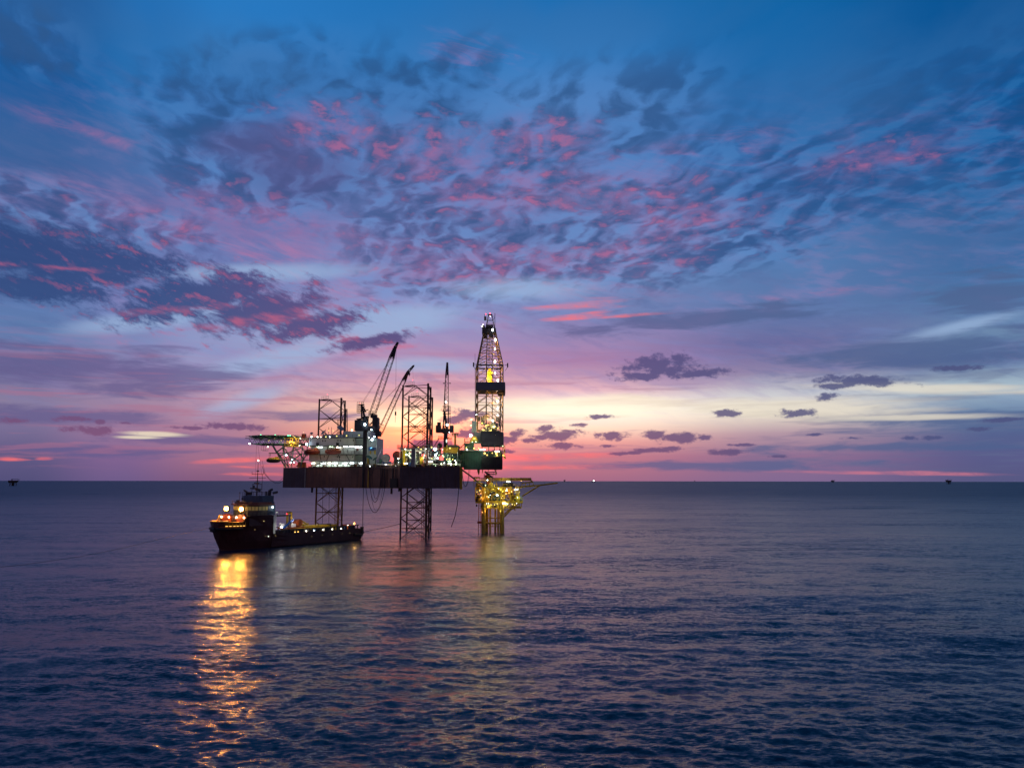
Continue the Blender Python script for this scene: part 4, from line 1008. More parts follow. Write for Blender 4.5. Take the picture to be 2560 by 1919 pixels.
# ================================================================== LIFEBOATS (hang from davits: things of their own)
def lifeboat(px0, px1, py0, py1, Y, label, mm, nose=0, canopy=m_orange):
    a = W(px0,py0,Y); b = W(px1,py1,Y); Lh = b.x-a.x; zt_ = a.z; zb_ = b.z; hgt = zt_-zb_
    xc = (a.x+b.x)/2
    e = empty('lifeboat', (xc,Y,zb_), label, 'lifeboat', 'enclosed lifeboats hanging on the rig')
    def loft(z0,z1,z2,w,ends):
        vs=[]; fs=[]; n=14; prof=10
        for i in range(n+1):
            t = -1+2*i/n; wd = max(.04,(1-abs(t)**ends))**.6
            for j in range(prof+1):
                q = PI*j/prof
                hh = math.sin(q)*(z2-z1)*wd**.5*(.55+.45*wd) if z2>z1 else math.sin(q)*(z2-z1)*(.55+.45*wd)
                vs.append((t*Lh/2, math.cos(q)*w*wd, z1-zb_+hh))
        for i in range(n):
            for j in range(prof): fs.append((i*(prof+1)+j,i*(prof+1)+j+1,(i+1)*(prof+1)+j+1,(i+1)*(prof+1)+j))
        return vs, fs
    zm = zb_+hgt*.52
    h = MB(); v,f = loft(0,zm,zb_,1.25,2.6); h.add(v,f); h.bar((-Lh*.49,0,zm-zb_),(Lh*.49,0,zm-zb_),.16,5); h.build('hull', mm, e, local=True, smooth=False)
    c = MB(); v,f = loft(0,zm+.02,zt_-.3,1.15,2.2); c.add(v,f); c.obox((Lh*.22*(1 if nose>=0 else -1),0,hgt-.45),(1.2,1.2,.9)); c.build('canopy', canopy, e, local=True)
    w_ = MB()
    for k in range(4): w_.obox((-Lh*.3+k*Lh*.16,-1.02,hgt*.66),(.45,.14,.3))
    w_.build('window', m_window, e, local=True)
    g = MB(); g.bar((-Lh*.33,0,hgt*.8),(-Lh*.33,0,hgt+1.2),.07,4).bar((Lh*.33,0,hgt*.8),(Lh*.33,0,hgt+1.2),.07,4); g.build('lifting_hook', m_dark, e, local=True)
    return e
lb1 = lifeboat(762.5,800,1120,1135.5,311.6,'dark orange lifeboat at the left end of the white living quarters, left of two',m_red)
lb2 = lifeboat(813,853,1120,1135.5,311.2,'dark orange lifeboat before the middle of the white living quarters, right of two',m_red)
lb3 = lifeboat(667,701,1142,1157,325,'small yellow and dark lifeboat slung below the helideck over the water',m_dark,1,m_yellow)
dv = MB()
for px in (768,794,819,848):
    p = W(px,1114.5,315); dv.bar(p,W(px,1117,311.6),.2,5); dv.bar(W(px,1136.5,315),W(px,1114.5,315),.16,5)
dv.obox(W(794,1110.5,314.5),(1.0,1,1.2)).obox(W(844,1110,314.5),(1.0,1,1.2))
dv.build('davit', m_dark, rig)
dv = MB()
dv.bar(W(676,1141,326),W(676,1132,326),.09,4).bar(W(697,1141,326),W(697,1134,326),.09,4).bar(W(672,1133,326),W(716,1133,328),.2,5).bar(W(697,1149,326),W(714,1151,327),.22,5).bar(W(664,1149,325),W(672,1149,325),.07,4)
dv.build('davit', m_green, rig)

# ================================================================== HOSES AND ROPES
def hang(x0,y0,x1,y1,sag,Y0,Y1,r,label,cat='hose',name='hanging_hose',n=26,group='dark hoses hanging in loops from the hull'):
    """a rope or hose between two points read in the photograph; sag in metres"""
    A = W(x0,y0,Y0); B = W(x1,y1,Y1); pts = []
    for i in range(n+1):
        t = i/n; c = 4*t*(1-t); c = c**.62
        p = A.lerp(B,t); pts.append(p - Vector((0,0,sag*c)))
    return single(MB().tube(pts,r*.62,6), name, m_cable, tuple(A), label, cat, group)
YH = 302.5
def yh(px): return 299.0 + (1002-px)*(18/231.0) - 0.9 if px < 1002 else 298.2
hang(912,1170,967,1172,17.0,yh(912),yh(967),.16,'outermost and deepest of the dark hose loops hanging under the middle of the rig hull')
hang(923,1170,956,1170,13.2,yh(923),yh(956),.15,'second dark hose loop inside the deepest one under the middle of the rig hull')
hang(930,1170,953,1171,11.8,yh(930),yh(953),.12,'shallowest and innermost dark hose loop under the middle of the rig hull')
hang(925,1175,960,1180,15.2,yh(925)-.5,yh(960)-.5,.08,'thinnest dark hose loop hanging just inside the deepest loop below the rig hull')
hang(921,1168,934,1168,3.0,yh(921)-.4,yh(934)-.4,.16,'short dark hose loop lying against the hull side below the crane post')
single(MB().tube([W(910,1168,yh(910)),W(909,1218,yh(910)),W(907.5,1280,yh(910)),W(907,1343,yh(910)+.5)],.11,6),'crane_line',m_cable,tuple(W(910,1168,yh(910))),'straight dark rope hanging from the rig hull down to the water by the ship stern','rope')
single(MB().tube([W(1157,1172,302),W(1148,1195,301.5),W(1147,1225,301),W(1144,1260,301),W(1138,1290,301),W(1131,1310,301),W(1128.5,1317,301)],.13,6),'hanging_hose',m_cable,tuple(W(1148,1219,301)),'single slanting hose hanging from the right end of the hull down to the water','hose')
hang(1156,1174,1173,1172,6.6,303,306,.18,'thick dark hose loop hanging in the gap right of the hull end')
hang(1155,1186,1176,1172,6.0,304,309,.06,'thin dark rope loop in the gap right of the hull, behind the thick hose')
hang(660,1164,714,1171,8.8,328,326,.09,'thin dark rope swinging from below the helideck to the left end of the hull','rope','hanging_rope',group=None) if False else None
def free(pts, r, label, cat='rope', name='hanging_rope', group=None):
    P_ = [W(*p) for p in pts]; return single(MB().tube(P_,r,5), name, m_cable, tuple(P_[0]), label, cat, group)
free([(655,1164,330),(662,1185,330),(674,1199,329),(688,1208,328),(700,1207,327),(709,1200,326),(713,1193,325.5)],.09,'lower of two ropes drooping from beside the ship mast to the left hull corner')
free([(655,1150,330),(663,1183,330),(676,1199,329),(688,1204,328.5),(699,1203,327.5),(708,1195,326.5),(713,1186,326)],.06,'upper of two ropes drooping from beside the ship mast to the left hull corner')
free([(641.5,1112,336),(640,1150,336),(639,1193,336)],.045,'left thin cable hanging from the helideck edge down towards the ship mast','cable','hanging_cable')
free([(644.5,1112,336),(650,1150,336),(655,1190,336)],.045,'slanting thin cable hanging from the helideck edge beside the ship mast','cable','hanging_cable')
free([(807.5,1219.4,330),(806.5,1312,330)],.07,'left of two thin cables hanging inside the lower part of the left rig leg','cable','hanging_cable')
free([(823.5,1219.4,330),(822.5,1314,330)],.07,'right of two thin cables hanging inside the lower part of the left rig leg','cable','hanging_cable')

# ================================================================== SUPPLY SHIP
SA = math.radians(-122)
ship = empty('supply_ship', (-78.9,275.2,0), 'dark supply ship with glaring orange bow lights lying left of the rig', 'ship', rz=SA)
def sloc(x,y,z): return (x,y,z)
def topz(x):
    if x < 13.2: return 4.2 + max(0,(x+30)/43)*.5
    if x < 23.5: return 10.8
    if x < 25.5: return 10.8 - (x-23.5)/2*1.9
    return 8.9 + (x-25.5)*.03
hv=[]; hf=[]
xs = [-30,-29,-24,-16,-8,0,6,13.19,13.2,18,22,23.5,25.5,28,30.5,32.2,33.4,34.0]
for x in xs:
    f = max(0.0,(x-12)/22.0)
    bd = 7.5*(1-f**3.2)**.5 if f < 1 else .0
    bd = max(bd,.12)
    fw = max(0.0,(x-6)/24.3); bw = 7.3*(1-fw**1.9)**.8 if fw < 1 else .0
    bw = max(bw,.03) if x <= 30.2 else 0.03
    zt_ = topz(x)
    stem = max(0.0,(x-30.2)*2.05)            # the stem rises forward of the waterline
    if x < -28.5: bd*=.96; bw*=.93
    z0 = -2.0 if x <= 30.2 else min(stem, zt_-.6); 
    zs = [z0, max(z0+.02,0.0+.0), z0+(zt_-z0)*.35, z0+(zt_-z0)*.62, zt_-1.3 if zt_-1.3>z0+(zt_-z0)*.62 else z0+(zt_-z0)*.85, zt_]
    def wdt(z):
        t = min(1,max(0,z/zt_)); return bw + (bd-bw)*t**(1.5 if x>10 else .6)
    row = [(x,-wdt(z) if z>0 else -bw*(.9),z) for z in zs[::-1]] + [(x,wdt(z) if z>0 else bw*.9,z) for z in zs]
    hv += row
m_ = 12
for i in range(len(xs)-1):
    for j in range(m_-1): hf.append((i*m_+j,(i+1)*m_+j,(i+1)*m_+j+1,i*m_+j+1))
hf.append(tuple(range(m_))); hf.append(tuple((len(xs)-1)*m_+j for j in range(m_))[::-1])
m_sh = mat('ship_hull_paint', (0.055,0.016,0.014), 0.5, 0, .3, .2, .4, (0.05,0.02,0.014))
sh = MB().add(hv,hf).build('hull', m_sh, ship, local=True, smooth=False)
def D(*a): return MB().box(*a)
# decks
dkp = MB()
def bdx(x):
    f = max(0.0,(x-12)/22.0); return max(7.5*(1-f**3.2)**.5 if f<1 else .12,.12)
fx = [23.6,25.5,28,30.5,32.2,33.3]
poly = [(x,-(bdx(x)-.35)) for x in fx] + [(x,bdx(x)-.35) for x in fx[::-1]]
dkp.prism(poly, 7.4,7.55)
dkp.build('foredeck', m_orange, ship, local=True)
D(-29.6,13.1,-7.1,7.1,3.2,3.3).build('cargo_deck', m_grey, ship, local=True)
# cargo rail with lit openings
cr2 = MB()
cr2.box(-28,12,7.12,7.3,5.4,5.7).box(-28,12,-7.3,-7.12,5.4,5.7)
for x in np.arange(-27.5,12,1.5):
    cr2.box(x,x+.35,7.1,7.3,4.3,5.4); cr2.box(x,x+.35,-7.3,-7.1,4.3,5.4)
for k,x in enumerate(np.arange(-26,11,6.3)):
    cr2.box(x,x+2.6,6.9,7.11,3.3,5.4)
cr2.build('cargo_rail', m_dark, ship, local=True)
fd = MB()
for k in range(7): fd.bar((-30.3,-5.7+1.9*k,2.6),(-30.3,-4.3+1.9*k,2.6),.8,8)
fd.bar((-29.2,7.6,1.8),(-25,7.7,2.2),.55,8).bar((-30,7.0,2.4),(-30,7.0,4.8),.7,8)
fd.build('stern_fender', m_black, ship, local=True)
bf = MB()
for s_ in (-1,1):
    pts = [(x, s_*(bdx(x)+.1), 6.9) for x in (25.5,28,30.5,32.2,33.4)]+[(34.2,0,6.9)]
    bf.tube(pts,.34,6)
bf.bar((34.3,-.9,6.6),(34.3,.9,6.6),.75,8)
bf.build('bow_fender', m_black, ship, local=True)
# forecastle house and tiers
m_shh = mat('ship_house_paint', (0.05,0.09,0.13), 0.5, 0, .25, .3)
m_shr = mat('ship_deck_red', (0.22,0.07,0.04), 0.6, 0, .25, .3)
t1 = D(13.4,22.6,-6.9,6.9,7.6,10.9); t1.build('deck_house', m_sh, ship, local=True)
m_bridge = mat('bridge_house_paint', (0.15,0.13,0.08), 0.5, 0, .2, .4)
t2 = MB()
t2.prism([(12.8,-6.2),(18.6,-6.2),(20.6,-3.6),(20.6,3.6),(18.6,6.2),(12.8,6.2)],10.93,14.2)
br = t2.build('bridge', m_bridge, ship, local=True)
wn = MB()
def pane(p, q, z0, z1, n, off=.05):
    for k in range(n):
        a = Vector((*p,0)).lerp(Vector((*q,0)),(k+.1)/n); b = Vector((*p,0)).lerp(Vector((*q,0)),(k+.9)/n)
        d_ = (b-a); nn = Vector((d_.y,-d_.x,0)).normalized()
        c_ = (a+b)/2 + nn*off
        wn.obox((c_.x,c_.y,(z0+z1)/2),(d_.length,.08,z1-z0),math.atan2(d_.y,d_.x))
pane((18.6,-6.2),(20.6,-3.6),12.5,13.7,3); pane((20.6,-3.6),(20.6,3.6),12.5,13.7,6); pane((20.6,3.6),(18.6,6.2),12.5,13.7,3); pane((18.6,6.2),(12.9,6.2),12.5,13.7,4)
wn.build('bridge_window', glow_mat('bridge_window_glow', (0.75,0.62,0.18), .05), ship, local=True)
rf = MB().prism([(12.4,-6.8),(19.2,-6.8),(21.4,-3.9),(21.4,3.9),(19.2,6.8),(12.4,6.8)],14.2,14.5).prism([(12.8,-5.8),(18.6,-5.8),(19.6,-3),(19.6,3),(18.6,5.8),(12.8,5.8)],14.5,15.1)
rf.build('bridge_roof', m_shr, ship, local=True)
up = MB().prism([(11.5,-5.2),(16.2,-5.2),(17.2,-3),(17.2,3),(16.2,5.2),(11.5,5.2)],15.1,17.2)
up.box(11.5,13.5,-5.6,5.6,10.95,15.1).box(11.6,14.8,4.9,6.3,10.95,14.1)
up.build('upper_house', m_shh, ship, local=True)
rr = MB().rail([(11.6,5,17.2),(16.2,5,17.2),(17,3,17.2),(17,-3,17.2),(16.2,-5,17.2),(11.6,-5,17.2)],1.1,.05,1.3,True)
rr.rail([(12.8,6.5,10.9),(22.8,6.5,10.9),(22.8,-6.5,10.9)],1.1,.05,1.5)
rr.rail([(19,-6.5,14.5),(21.2,-3.8,14.5),(21.2,3.8,14.5),(19,6.5,14.5)],.9,.05,1.5)
rr.build('rail', m_dark, ship, local=True)
fn = MB()
fn.bar((12.6,4.2,17.2),(12.4,4.2,19.0),.55,10).bar((12.4,4.2,19.0),(11.6,4.6,19.3),.4,8).bar((12.9,3.0,17.2),(12.9,3.0,18.6),.3,8).bar((12.0,5.2,18.0),(10.6,6.0,18.4),.4,8)
fn.bar((15.8,-3.4,17.2),(15.8,-3.4,18.6),.35,8).bar((15.8,-3.4,18.5),(16.6,-4.0,19),.25,6).obox((15.2,-2.6,17.8),(1,1.4,1.0))
fn.build('exhaust_funnel', m_dark, ship, local=True)
ms = MB(); mx = 14.3
ms.bar((mx,0,17.2),(mx,0,28.2),.24,8,.07)
ms.bar((mx,0,28.0),(mx,0,28.9),.05,4)
for z, w, r in ((24.4,2.9,.09),(23.1,4.2,.08),(21.0,2.3,.09),(19.4,2.5,.1),(18.4,2.9,.08),(22.0,1.0,.08)):
    ms.bar((mx,-w,z),(mx,w,z),r,5)
for y0,z0,z1 in ((2.9,24.4,25.4),(-2.9,24.4,25.3),(2.4,17.2,24.4),(-2.3,19.4,21.2),(2.3,19.4,21.0),(-2.6,17.2,19.4)):
    ms.bar((mx,y0,z0),(mx,y0,z1),.07,5)
ms.obox((mx+.7,-.8,19.6),(.5,3.2,.35)).obox((mx+.5,.4,21.4),(.5,2.2,.3)).sph((mx+.1,-1.6,20.2),.42).sph((mx,1.2,18.9),.5,(1,1,.8)).obox((mx,0,25.4),(.35,.9,.35)).obox((mx,0,19.2),(.8,.8,.7))
ms.bar((18.4,-3.6,15.1),(18.4,-3.6,18.2),.07,5).sph((18.4,-3.6,18.2),.2).bar((18.6,-2,15.1),(18.6,-2,16.6),.06,4).sph((18.6,-2,16.2),.32).obox((18.2,-4.6,15.4),(.7,1.0,.6)).bar((18.7,-.6,15.1),(18.7,-.6,16.9),.04,4)
ms.build('mast', m_dark, ship, local=True)
pd = MB()
for y, z, m2 in ((2.4,14.6,0),):
    pd.bar((16.4,4.7,15.1),(16.9,4.3,17.4),.22,8)
pd.build('vent_pipe', m_shh, ship, local=True)
# orange flood towers on the foredeck and bulwark cabins
for y in (-3.9, 3.6):
    c_ = MB().obox((22.9,y,8.9),(1.0,3.9,3.6)).obox((22.9,y,11.0),(.8,2.6,.6)); c_.build('floodlight_housing', m_orange, ship, local=True)
    s_ = MB().bar((22.9,y-.4,11.0),(23.0,y-.4,12.5),.08,5).bar((22.9,y+.5,11.0),(23.0,y+.5,12.5),.08,5); s_.build('floodlight_stand', m_dark, ship, local=True)
    MB().obox((22.75,y,13.0),(.12,1.9,1.5)).obox((23.1,y-.95,13.0),(.8,.1,1.5)).obox((23.1,y+.95,13.0),(.8,.1,1.5)).obox((23.1,y,12.2),(.8,1.9,.1)).build('floodlight_hood', m_dark, ship, local=True)
    lamp(ship, (23.3,y,13.0),'O',.50,local=True)
    for dy in (-1.9,1.9): lamp(ship,(23.7,y+dy,10.3),'f',.24,local=True,name='deck_lamp',sc=(.7,1.5,.9))
wq = MB()
wq.bar((28,-1.8,8.6),(28,1.8,8.6),.7,10).obox((28,0,8.0),(2.0,4.4,.6)).bar((30.6,1.2,7.5),(30.6,1.2,8.6),.28,8).bar((30.6,-1.2,7.5),(30.6,-1.2,8.6),.28,8).bar((26,2.6,7.5),(26,2.6,9.2),.2,8).obox((25.8,-3.2,8.2),(1.3,1.2,1.3)).obox((26.3,4.4,8.2),(1.0,1.2,1.2))
wq.build('anchor_winch', m_dark, ship, local=True)
MB().sph((31.8,-.6,8.4),.5).build('buoy', m_orange, ship, local=True)
for s_ in (-1,1):
    MB().tube([(x, s_*(bdx(x)-.02), topz(x)+.04) for x in (22.6,23.5,25.5,28,30.5,32.2,33.4)],.11,6).build('bulwark_cap', m_yellow, ship, local=True)
fr = MB()
for x in (24.2,25.4,26.8,28.2,29.6,30.8):
    for s_ in (-1,1):
        zz = 8.4; fr.bar((x,s_*(bdx(x)-.1),7.55),(x,s_*(bdx(x)-.15),min(topz(x),9.0)),.09,4)
fr.build('bulwark_frame', m_yellow, ship, local=True)
# scuppers glow themselves, standing in for deck light behind the bulwark
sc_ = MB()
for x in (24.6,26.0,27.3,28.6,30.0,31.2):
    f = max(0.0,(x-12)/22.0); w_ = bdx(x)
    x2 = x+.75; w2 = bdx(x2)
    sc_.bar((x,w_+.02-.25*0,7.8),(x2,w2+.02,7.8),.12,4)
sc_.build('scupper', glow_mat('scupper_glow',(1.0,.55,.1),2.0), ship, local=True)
for x, z, k, r in ((20.5,6.4,'d',.14),(15.0,3.9,'W',.12),(12.0,4.0,'y',.14),(17.2,9.0,'d',.2),(16.2,4.0,'y',.10)):
    lamp(ship,(x,7.45 if x<20 else 7.2,z),k if k!='y' else 'd',r,'porthole_lamp',local=True)
# aft of the house
MB().box(11.2,13.39,-6.6,6.6,3.31,10.8).build('aft_wall', m_white2, ship, local=True)
MB().box(5.2,11.19,-5.5,6.9,10.2,10.55).rail([(11,6.8,10.55),(5.4,6.8,10.55),(5.4,-5.4,10.55)],1.1,.05,1.3).bar((5.6,6.6,3.3),(5.6,6.6,10.2),.14,6).build('boat_deck', m_dark, ship, local=True)
kk = MB().bar((5.2,5.2,7.2),(5.2,5.2,11.2),.42,8).bar((3.9,5.6,7.2),(3.9,5.6,11.2),.36,8).bar((5.4,5.2,11.2),(3.8,5.6,11.2),.4,8).bar((5.2,5.2,7.4),(7.5,5.2,6.2),.3,6)
kk.build('deck_crane', m_yellow, ship, local=True)
MB().bar((8.2,6.8,6.2),(4.2,6.8,8.9),.38,8).build('crane_jib', m_blue, ship, local=True)
MB().bar((0.8,4.6,7.6),(0.8,6.6,7.6),1.35,18).bar((1.0,4.2,7.6),(1.0,6.9,7.6),.5,10).box(-1.2,8,3.8,6.9,5.9,6.3).build('hose_drum', m_orange, ship, local=True)
MB().obox((3.4,5.6,6.9),(2.2,1.5,1.1)).obox((7.6,5.4,7.0),(1.4,1.2,1.5)).build('deck_locker', m_white, ship, local=True)
tz = [(9.2,7.0,6.6,'w',.45),(12.9,6.4,13.4,'w',.42),(6.4,6.2,10.9,'r',.30),(11.3,6.8,11.6,'g',.16),(14.3,0,29.0,'W',.36),(10.2,6.9,4.4,'w',.18),
      (-26.5,6.3,6.1,'o',.5),(-23.0,6.4,5.6,'W',.3)]
for x,y,z,k,r in tz: lamp(ship,(x,y,z),k,r,local=True)
for x in (-1.5,-5.2,-9.6,-14.0,-18.5): lamp(ship,(x,7.42,4.75),'W' if x!=-5.2 else 'b',.25,'rail_lamp',local=True,sc=(1.3,.5,1.2))
for x in (3.6,2.2): lamp(ship,(x,7.4,4.7),'o',.3,'rail_lamp',local=True)
for x in (-4,-9,-14,-19,-23): lamp(ship,(x,7.55,2.9),'d',.09,'rail_lamp',local=True)
for x,y,z,w,c in ((9.5,7.2,6.8,260,Wc),(13.0,7.2,13.2,50,Wc),(-2,6.9,6.9,140,Yc),(-9,6.9,7.2,140,Yc),(-16,6.9,7.2,140,Yc),(-26,7.3,6.2,260,Oc),(-12,0,9,120,Yc),(4,7.6,8.5,160,Wc),(27,0,10.8,500,Oc),(24.5,0,12,120,Oc)):
    point(ship,(x,y,z),w,c,local=True)
lamp(ship,(13.35,4.6,12.0),'s',.22,local=True,sc=(.3,.4,3.0),name='wall_light')
for o in [c for c in COL.objects if c.parent == ship]:
    if o.type == 'MESH':
        for v in o.data.vertices:
            if v.co.x > 23.5: v.co.x = 23.5 + (v.co.x-23.5)*0.70
    elif o.location.x > 23.5: o.location.x = 23.5 + (o.location.x-23.5)*0.70
# cargo lying on deck: things of their own
def shipW(x,y,z):
    return Vector((-78.9 + x*math.cos(SA)-y*math.sin(SA), 275.2 + x*math.sin(SA)+y*math.cos(SA), z))
def cargo(name, label, cat, parts, loc, group=None):
    e = empty(name, shipW(*loc), label, cat, group, rz=SA)
    for nm, mb, m in parts:
        mb.v = [(a-loc[0], b-loc[1], c-loc[2]) for a,b,c in mb.v]; mb.build(nm, m, e, local=True)
    return e
pb = MB()
for k in range(9):
    for l in range(3): pb.bar((-17,-1.8+.5*k,5.0+.45*l),(1.6,-1.8+.5*k,5.0+.45*l),.22,8)
cargo('pipe_stack','long stack of yellow pipes lying along the middle of the ship cargo deck','pipes',[('pipe',pb,m_yellow),('cradle',MB().box(-15,-14.5,-2.2,2.6,3.32,4.77).box(-7,-6.5,-2.2,2.6,3.32,4.77).box(0,.5,-2.2,2.6,3.32,4.77),m_dark)],(-8,0,3.3))
bb = MB().bar((3.0,3.2,6.6),(-6.4,3.2,6.9),.3,6).bar((-6,3.2,6.7),(-3.0,3.2,8.2),.25,6).bar((-2,3.2,6.7),(-1.4,3.2,7.9),.2,6).bar((3.0,3.6,5.2),(-4.6,3.6,5.2),.3,6)
for x_ in (2.0,-4.0): bb.bar((x_,3.2,3.3),(x_,3.2,6.6),.2,6)
cargo('tubular_frame','yellow tubular frame with a raised arm just behind the ship hose drum','frame',[('beam',bb,m_yellow)],(-1,3,3.3))  # yellow frame of unclear purpose
for i,(x,y,m,lab,w,hh) in enumerate(((-12.5,5.4,m_grey,'grey deck crate beside the yellow pipes, nearest the ship stern of the two',2.2,2.0),(-2.6,5.5,m_grey,'grey deck crate beside the yellow pipes, nearer the ship bridge of the two',2.6,2.0),(-24.4,4.6,m_orange,'orange container lit by a lamp at the stern of the ship',2.4,2.6),(-21.4,4.9,m_blue,'blue crate standing next to the orange container at the ship stern',1.8,2.0),(-22.5,-1.5,m_yellow,'yellow container on the far side of the ship stern deck',3.2,2.5),(-19.6,-3.0,m_dark,'dark container on the far side of the deck between pipes and stern',2.6,2.6))):
    b_ = MB().box(x-w/2,x+w/2,y-1.1,y+1.1,3.45,3.3+hh)
    fr_ = MB()
    for sx in (-1,1):
        for sy in (-1,1): fr_.box(x+sx*w/2-.09,x+sx*w/2+.09,y+sy*1.1-.09,y+sy*1.1+.09,3.31,3.36+hh)
    fr_.box(x-w/2+.1,x+w/2-.1,y+1.1+.003,y+1.16,3.31,3.44)
    cargo('cargo_container',lab,'container',[('body',b_,m),('corner_frame',fr_,m_dark)],(x,y,3.3),'containers and crates on the ship deck')
free([(905,1331,288),(930,1325,292),(960,1319,298),(1005,1308,306)],.10,'mooring rope running from the ship stern to the front leg of the rig','rope','mooring_rope')
free([(530,1318,246),(508,1323,236),(470,1332,226),(400,1348,205),(300,1372,180),(200,1392,163),(60,1412,150),(-60,1425,142)],.035,'thin mooring rope leading left from the ship bow over the water','rope','mooring_rope')

# ================================================================== WELLHEAD PLATFORM
YP = 337.0
def Q(x, y, Y=YP):            # reading from the enlarged photograph
    return W(1150+x/8.193, 1160+y/8.193, Y)
plat = empty('wellhead_platform', tuple(Vector((Q(680,1300).x, YP, 0))), 'small yellow wellhead platform on short legs, right of the rig, under its derrick', 'platform')
pl = MB()
def pslab(mb,x0,x1,y0,y1,Y,dep):
    a = Q(x0,y0,Y); b = Q(x1,y1,Y); mb.obox(((a.x+b.x)/2,Y+dep/2,(a.z+b.z)/2),(b.x-a.x,dep,a.z-b.z)); return mb
top = pslab(MB(),318,1225,462,478,330,14); topd = top.build('upper_deck', m_yellow, plat)
mid = pslab(MB(),318,1290,748,800,330,14); midd = mid.build('main_deck', m_yellow, plat)
low = pslab(MB(),500,1262,884,904,330.5,13); lowd = low.build('lower_deck', m_yellow, plat)
m_jack = mat('jacket_paint', (0.52,0.34,0.03), 0.6, 0, .35, .5, .5, (0.08,0.04,0.015))
def leg2(x0,x1,Yt,Yb,r):
    a = Q(x0,470,Yt); b = Q(x1,1380,Yb); b = a.lerp(b,(a.z+5)/(a.z-b.z)); return MB().bar(a,b,r,12,r*1.15)
for (x0,x1,Yt,Yb,r) in ((487,485,331.5,330,.80),(862,868,331.5,330,.80),(545,520,343,344,.7),(835,850,343,344,.7)):
    leg2(x0,x1,Yt,Yb,r).build('leg', m_jack, plat)
for x in (565,622,727,785):
    a = Q(x,900,337); MB().bar(a,(a.x,337,-5),.42,10).build('conductor', m_jack, plat)
jf = MB()
for z_, r in ((1100,.24),(1205,.42),(1275,.16)):
    A_ = [Q(486,z_,330.8),Q(866,z_,330.8),Q(850,z_,343.5),Q(520,z_,343.5)]
    for i in range(4): jf.bar(A_[i],A_[(i+1)%4],r,6)
for k in range(9): jf.bar(Q(530+k*36,1205,331),Q(530+k*36,1275,331),.12,4)
jf.bar(Q(895,1085,331),Q(1215,755,331),.34,8).bar(Q(885,1040,334),Q(1130,830,334),.26,6)
jf.build('jacket_brace', m_jack, plat)
lt = MB()
for x in (388,440):
    a = Q(x,800,333); lt.bar(a,(a.x-.15,333,-.5),.14,6)
for k in range(13): lt.bar(Q(388,825+38*k,333),Q(440,825+38*k,333),.09,4)
lt.obox(Q(410,1190,333),(2.0,2,.9)).build('access_ladder', m_orange, plat)
# modules
def pm(name,x0,x1,y0,y1,Y,dep,m,parent=plat):
    return pslab(MB(),x0,x1,y0,y1,Y,dep).build(name,m,parent)
pm('equipment_room',505,912,480,745,335,6,m_yellow); pm('equipment_room',1030,1215,628,745,331,6,m_yellow)
pm('equipment_room',340,455,520,600,332,6,m_grey); pm('equipment_room',345,415,645,745,332,5,m_dark)
pm('equipment_room',935,1100,505,622,336,4,m_orange); pm('control_room',1100,1192,515,590,332.5,3,m_white2)
pm('equipment_room',620,850,640,745,331.5,3,m_green); pm('equipment_room',1110,1165,645,745,330.6,.3,m_dark)
pm('cabinet',535,618,800,865,331.5,3,m_blue); pm('cabinet',885,960,805,860,333,3,m_white2)
pm('deck_container',888,1092,378,480,331,4,m_dark); pm('crane_base_house',330,460,395,462,332,5,m_orange)
pm('winch_cabin',1230,1285,655,748,330.5,4,m_grey)
x_ = pslab(MB(),278,420,330,356,333,5); pslab(x_,290,400,260,290,333,4)
for x in (290,345,405): x_.bar(Q(x,262,333),Q(x,460,333),.14,5)
x_.build('yellow_gantry', m_yellow, plat)
pe = MB(); lastq = None
random.seed(5)
for i in range(70):
    lvl = random.choice(((485,740),(485,740),(800,880),(405,462)))
    x = 330+(i+random.random())*870/70 if lvl[0]!=800 else max(510,330+i*13)
    y = random.uniform(*lvl); q = Q(x,y,random.uniform(330.3,333))
    if lastq is not None: pe.bar(lastq,(lastq.x,q.y,q.z),.06,4).bar((lastq.x,q.y,q.z),q,.06,4)
    lastq = q
    if random.random()<.45: pe.obox(q,(random.uniform(.4,1.8),1,random.uniform(.4,1.6)),random.uniform(-.3,.3))
    else: pe.bar(q,q+Vector((random.uniform(-2,2),0,random.uniform(-1.6,1.6))),random.uniform(.08,.2),5)
pe.build('process_equipment', m_yellow, plat)
pe = MB()
for i in range(44):
    x = random.uniform(330,1240); y = random.choice((random.uniform(420,460),random.uniform(690,745),random.uniform(840,880),random.uniform(560,620)))
    q = Q(x,y,random.uniform(330.2,333)); pe.obox(q,(random.uniform(.4,1.8),1,random.uniform(.3,1.3)),0)
pe.build('machinery', m_dark, plat)
pr = MB()
for (x0,x1,y,Y) in ((318,1225,462,330.1),(318,1290,748,330.1),(500,1262,884,330.6),(490,1120,945,331)):
    pr.rail([Q(x0,y,Y),Q(x1,y,Y)],1.1,.06,1.3)
for x in (318,500,650,912,1030,1215): pr.bar(Q(x,478,330.4),Q(x,748,330.4),.22,5)
for x in (520,650,830,1000,1110,1222,1262): pr.bar(Q(x,800,330.8),Q(x,884,330.8),.15,5)
for (a_,b_) in (((840,905),(960,945)),((960,945),(1130,905)),((1130,905),(1130,955)),((1060,900),(1215,800)),((930,560),(1020,640))): pr.bar(Q(*a_,331),Q(*b_,331),.16,5)
pr.build('deck_rail', m_yellow, plat)
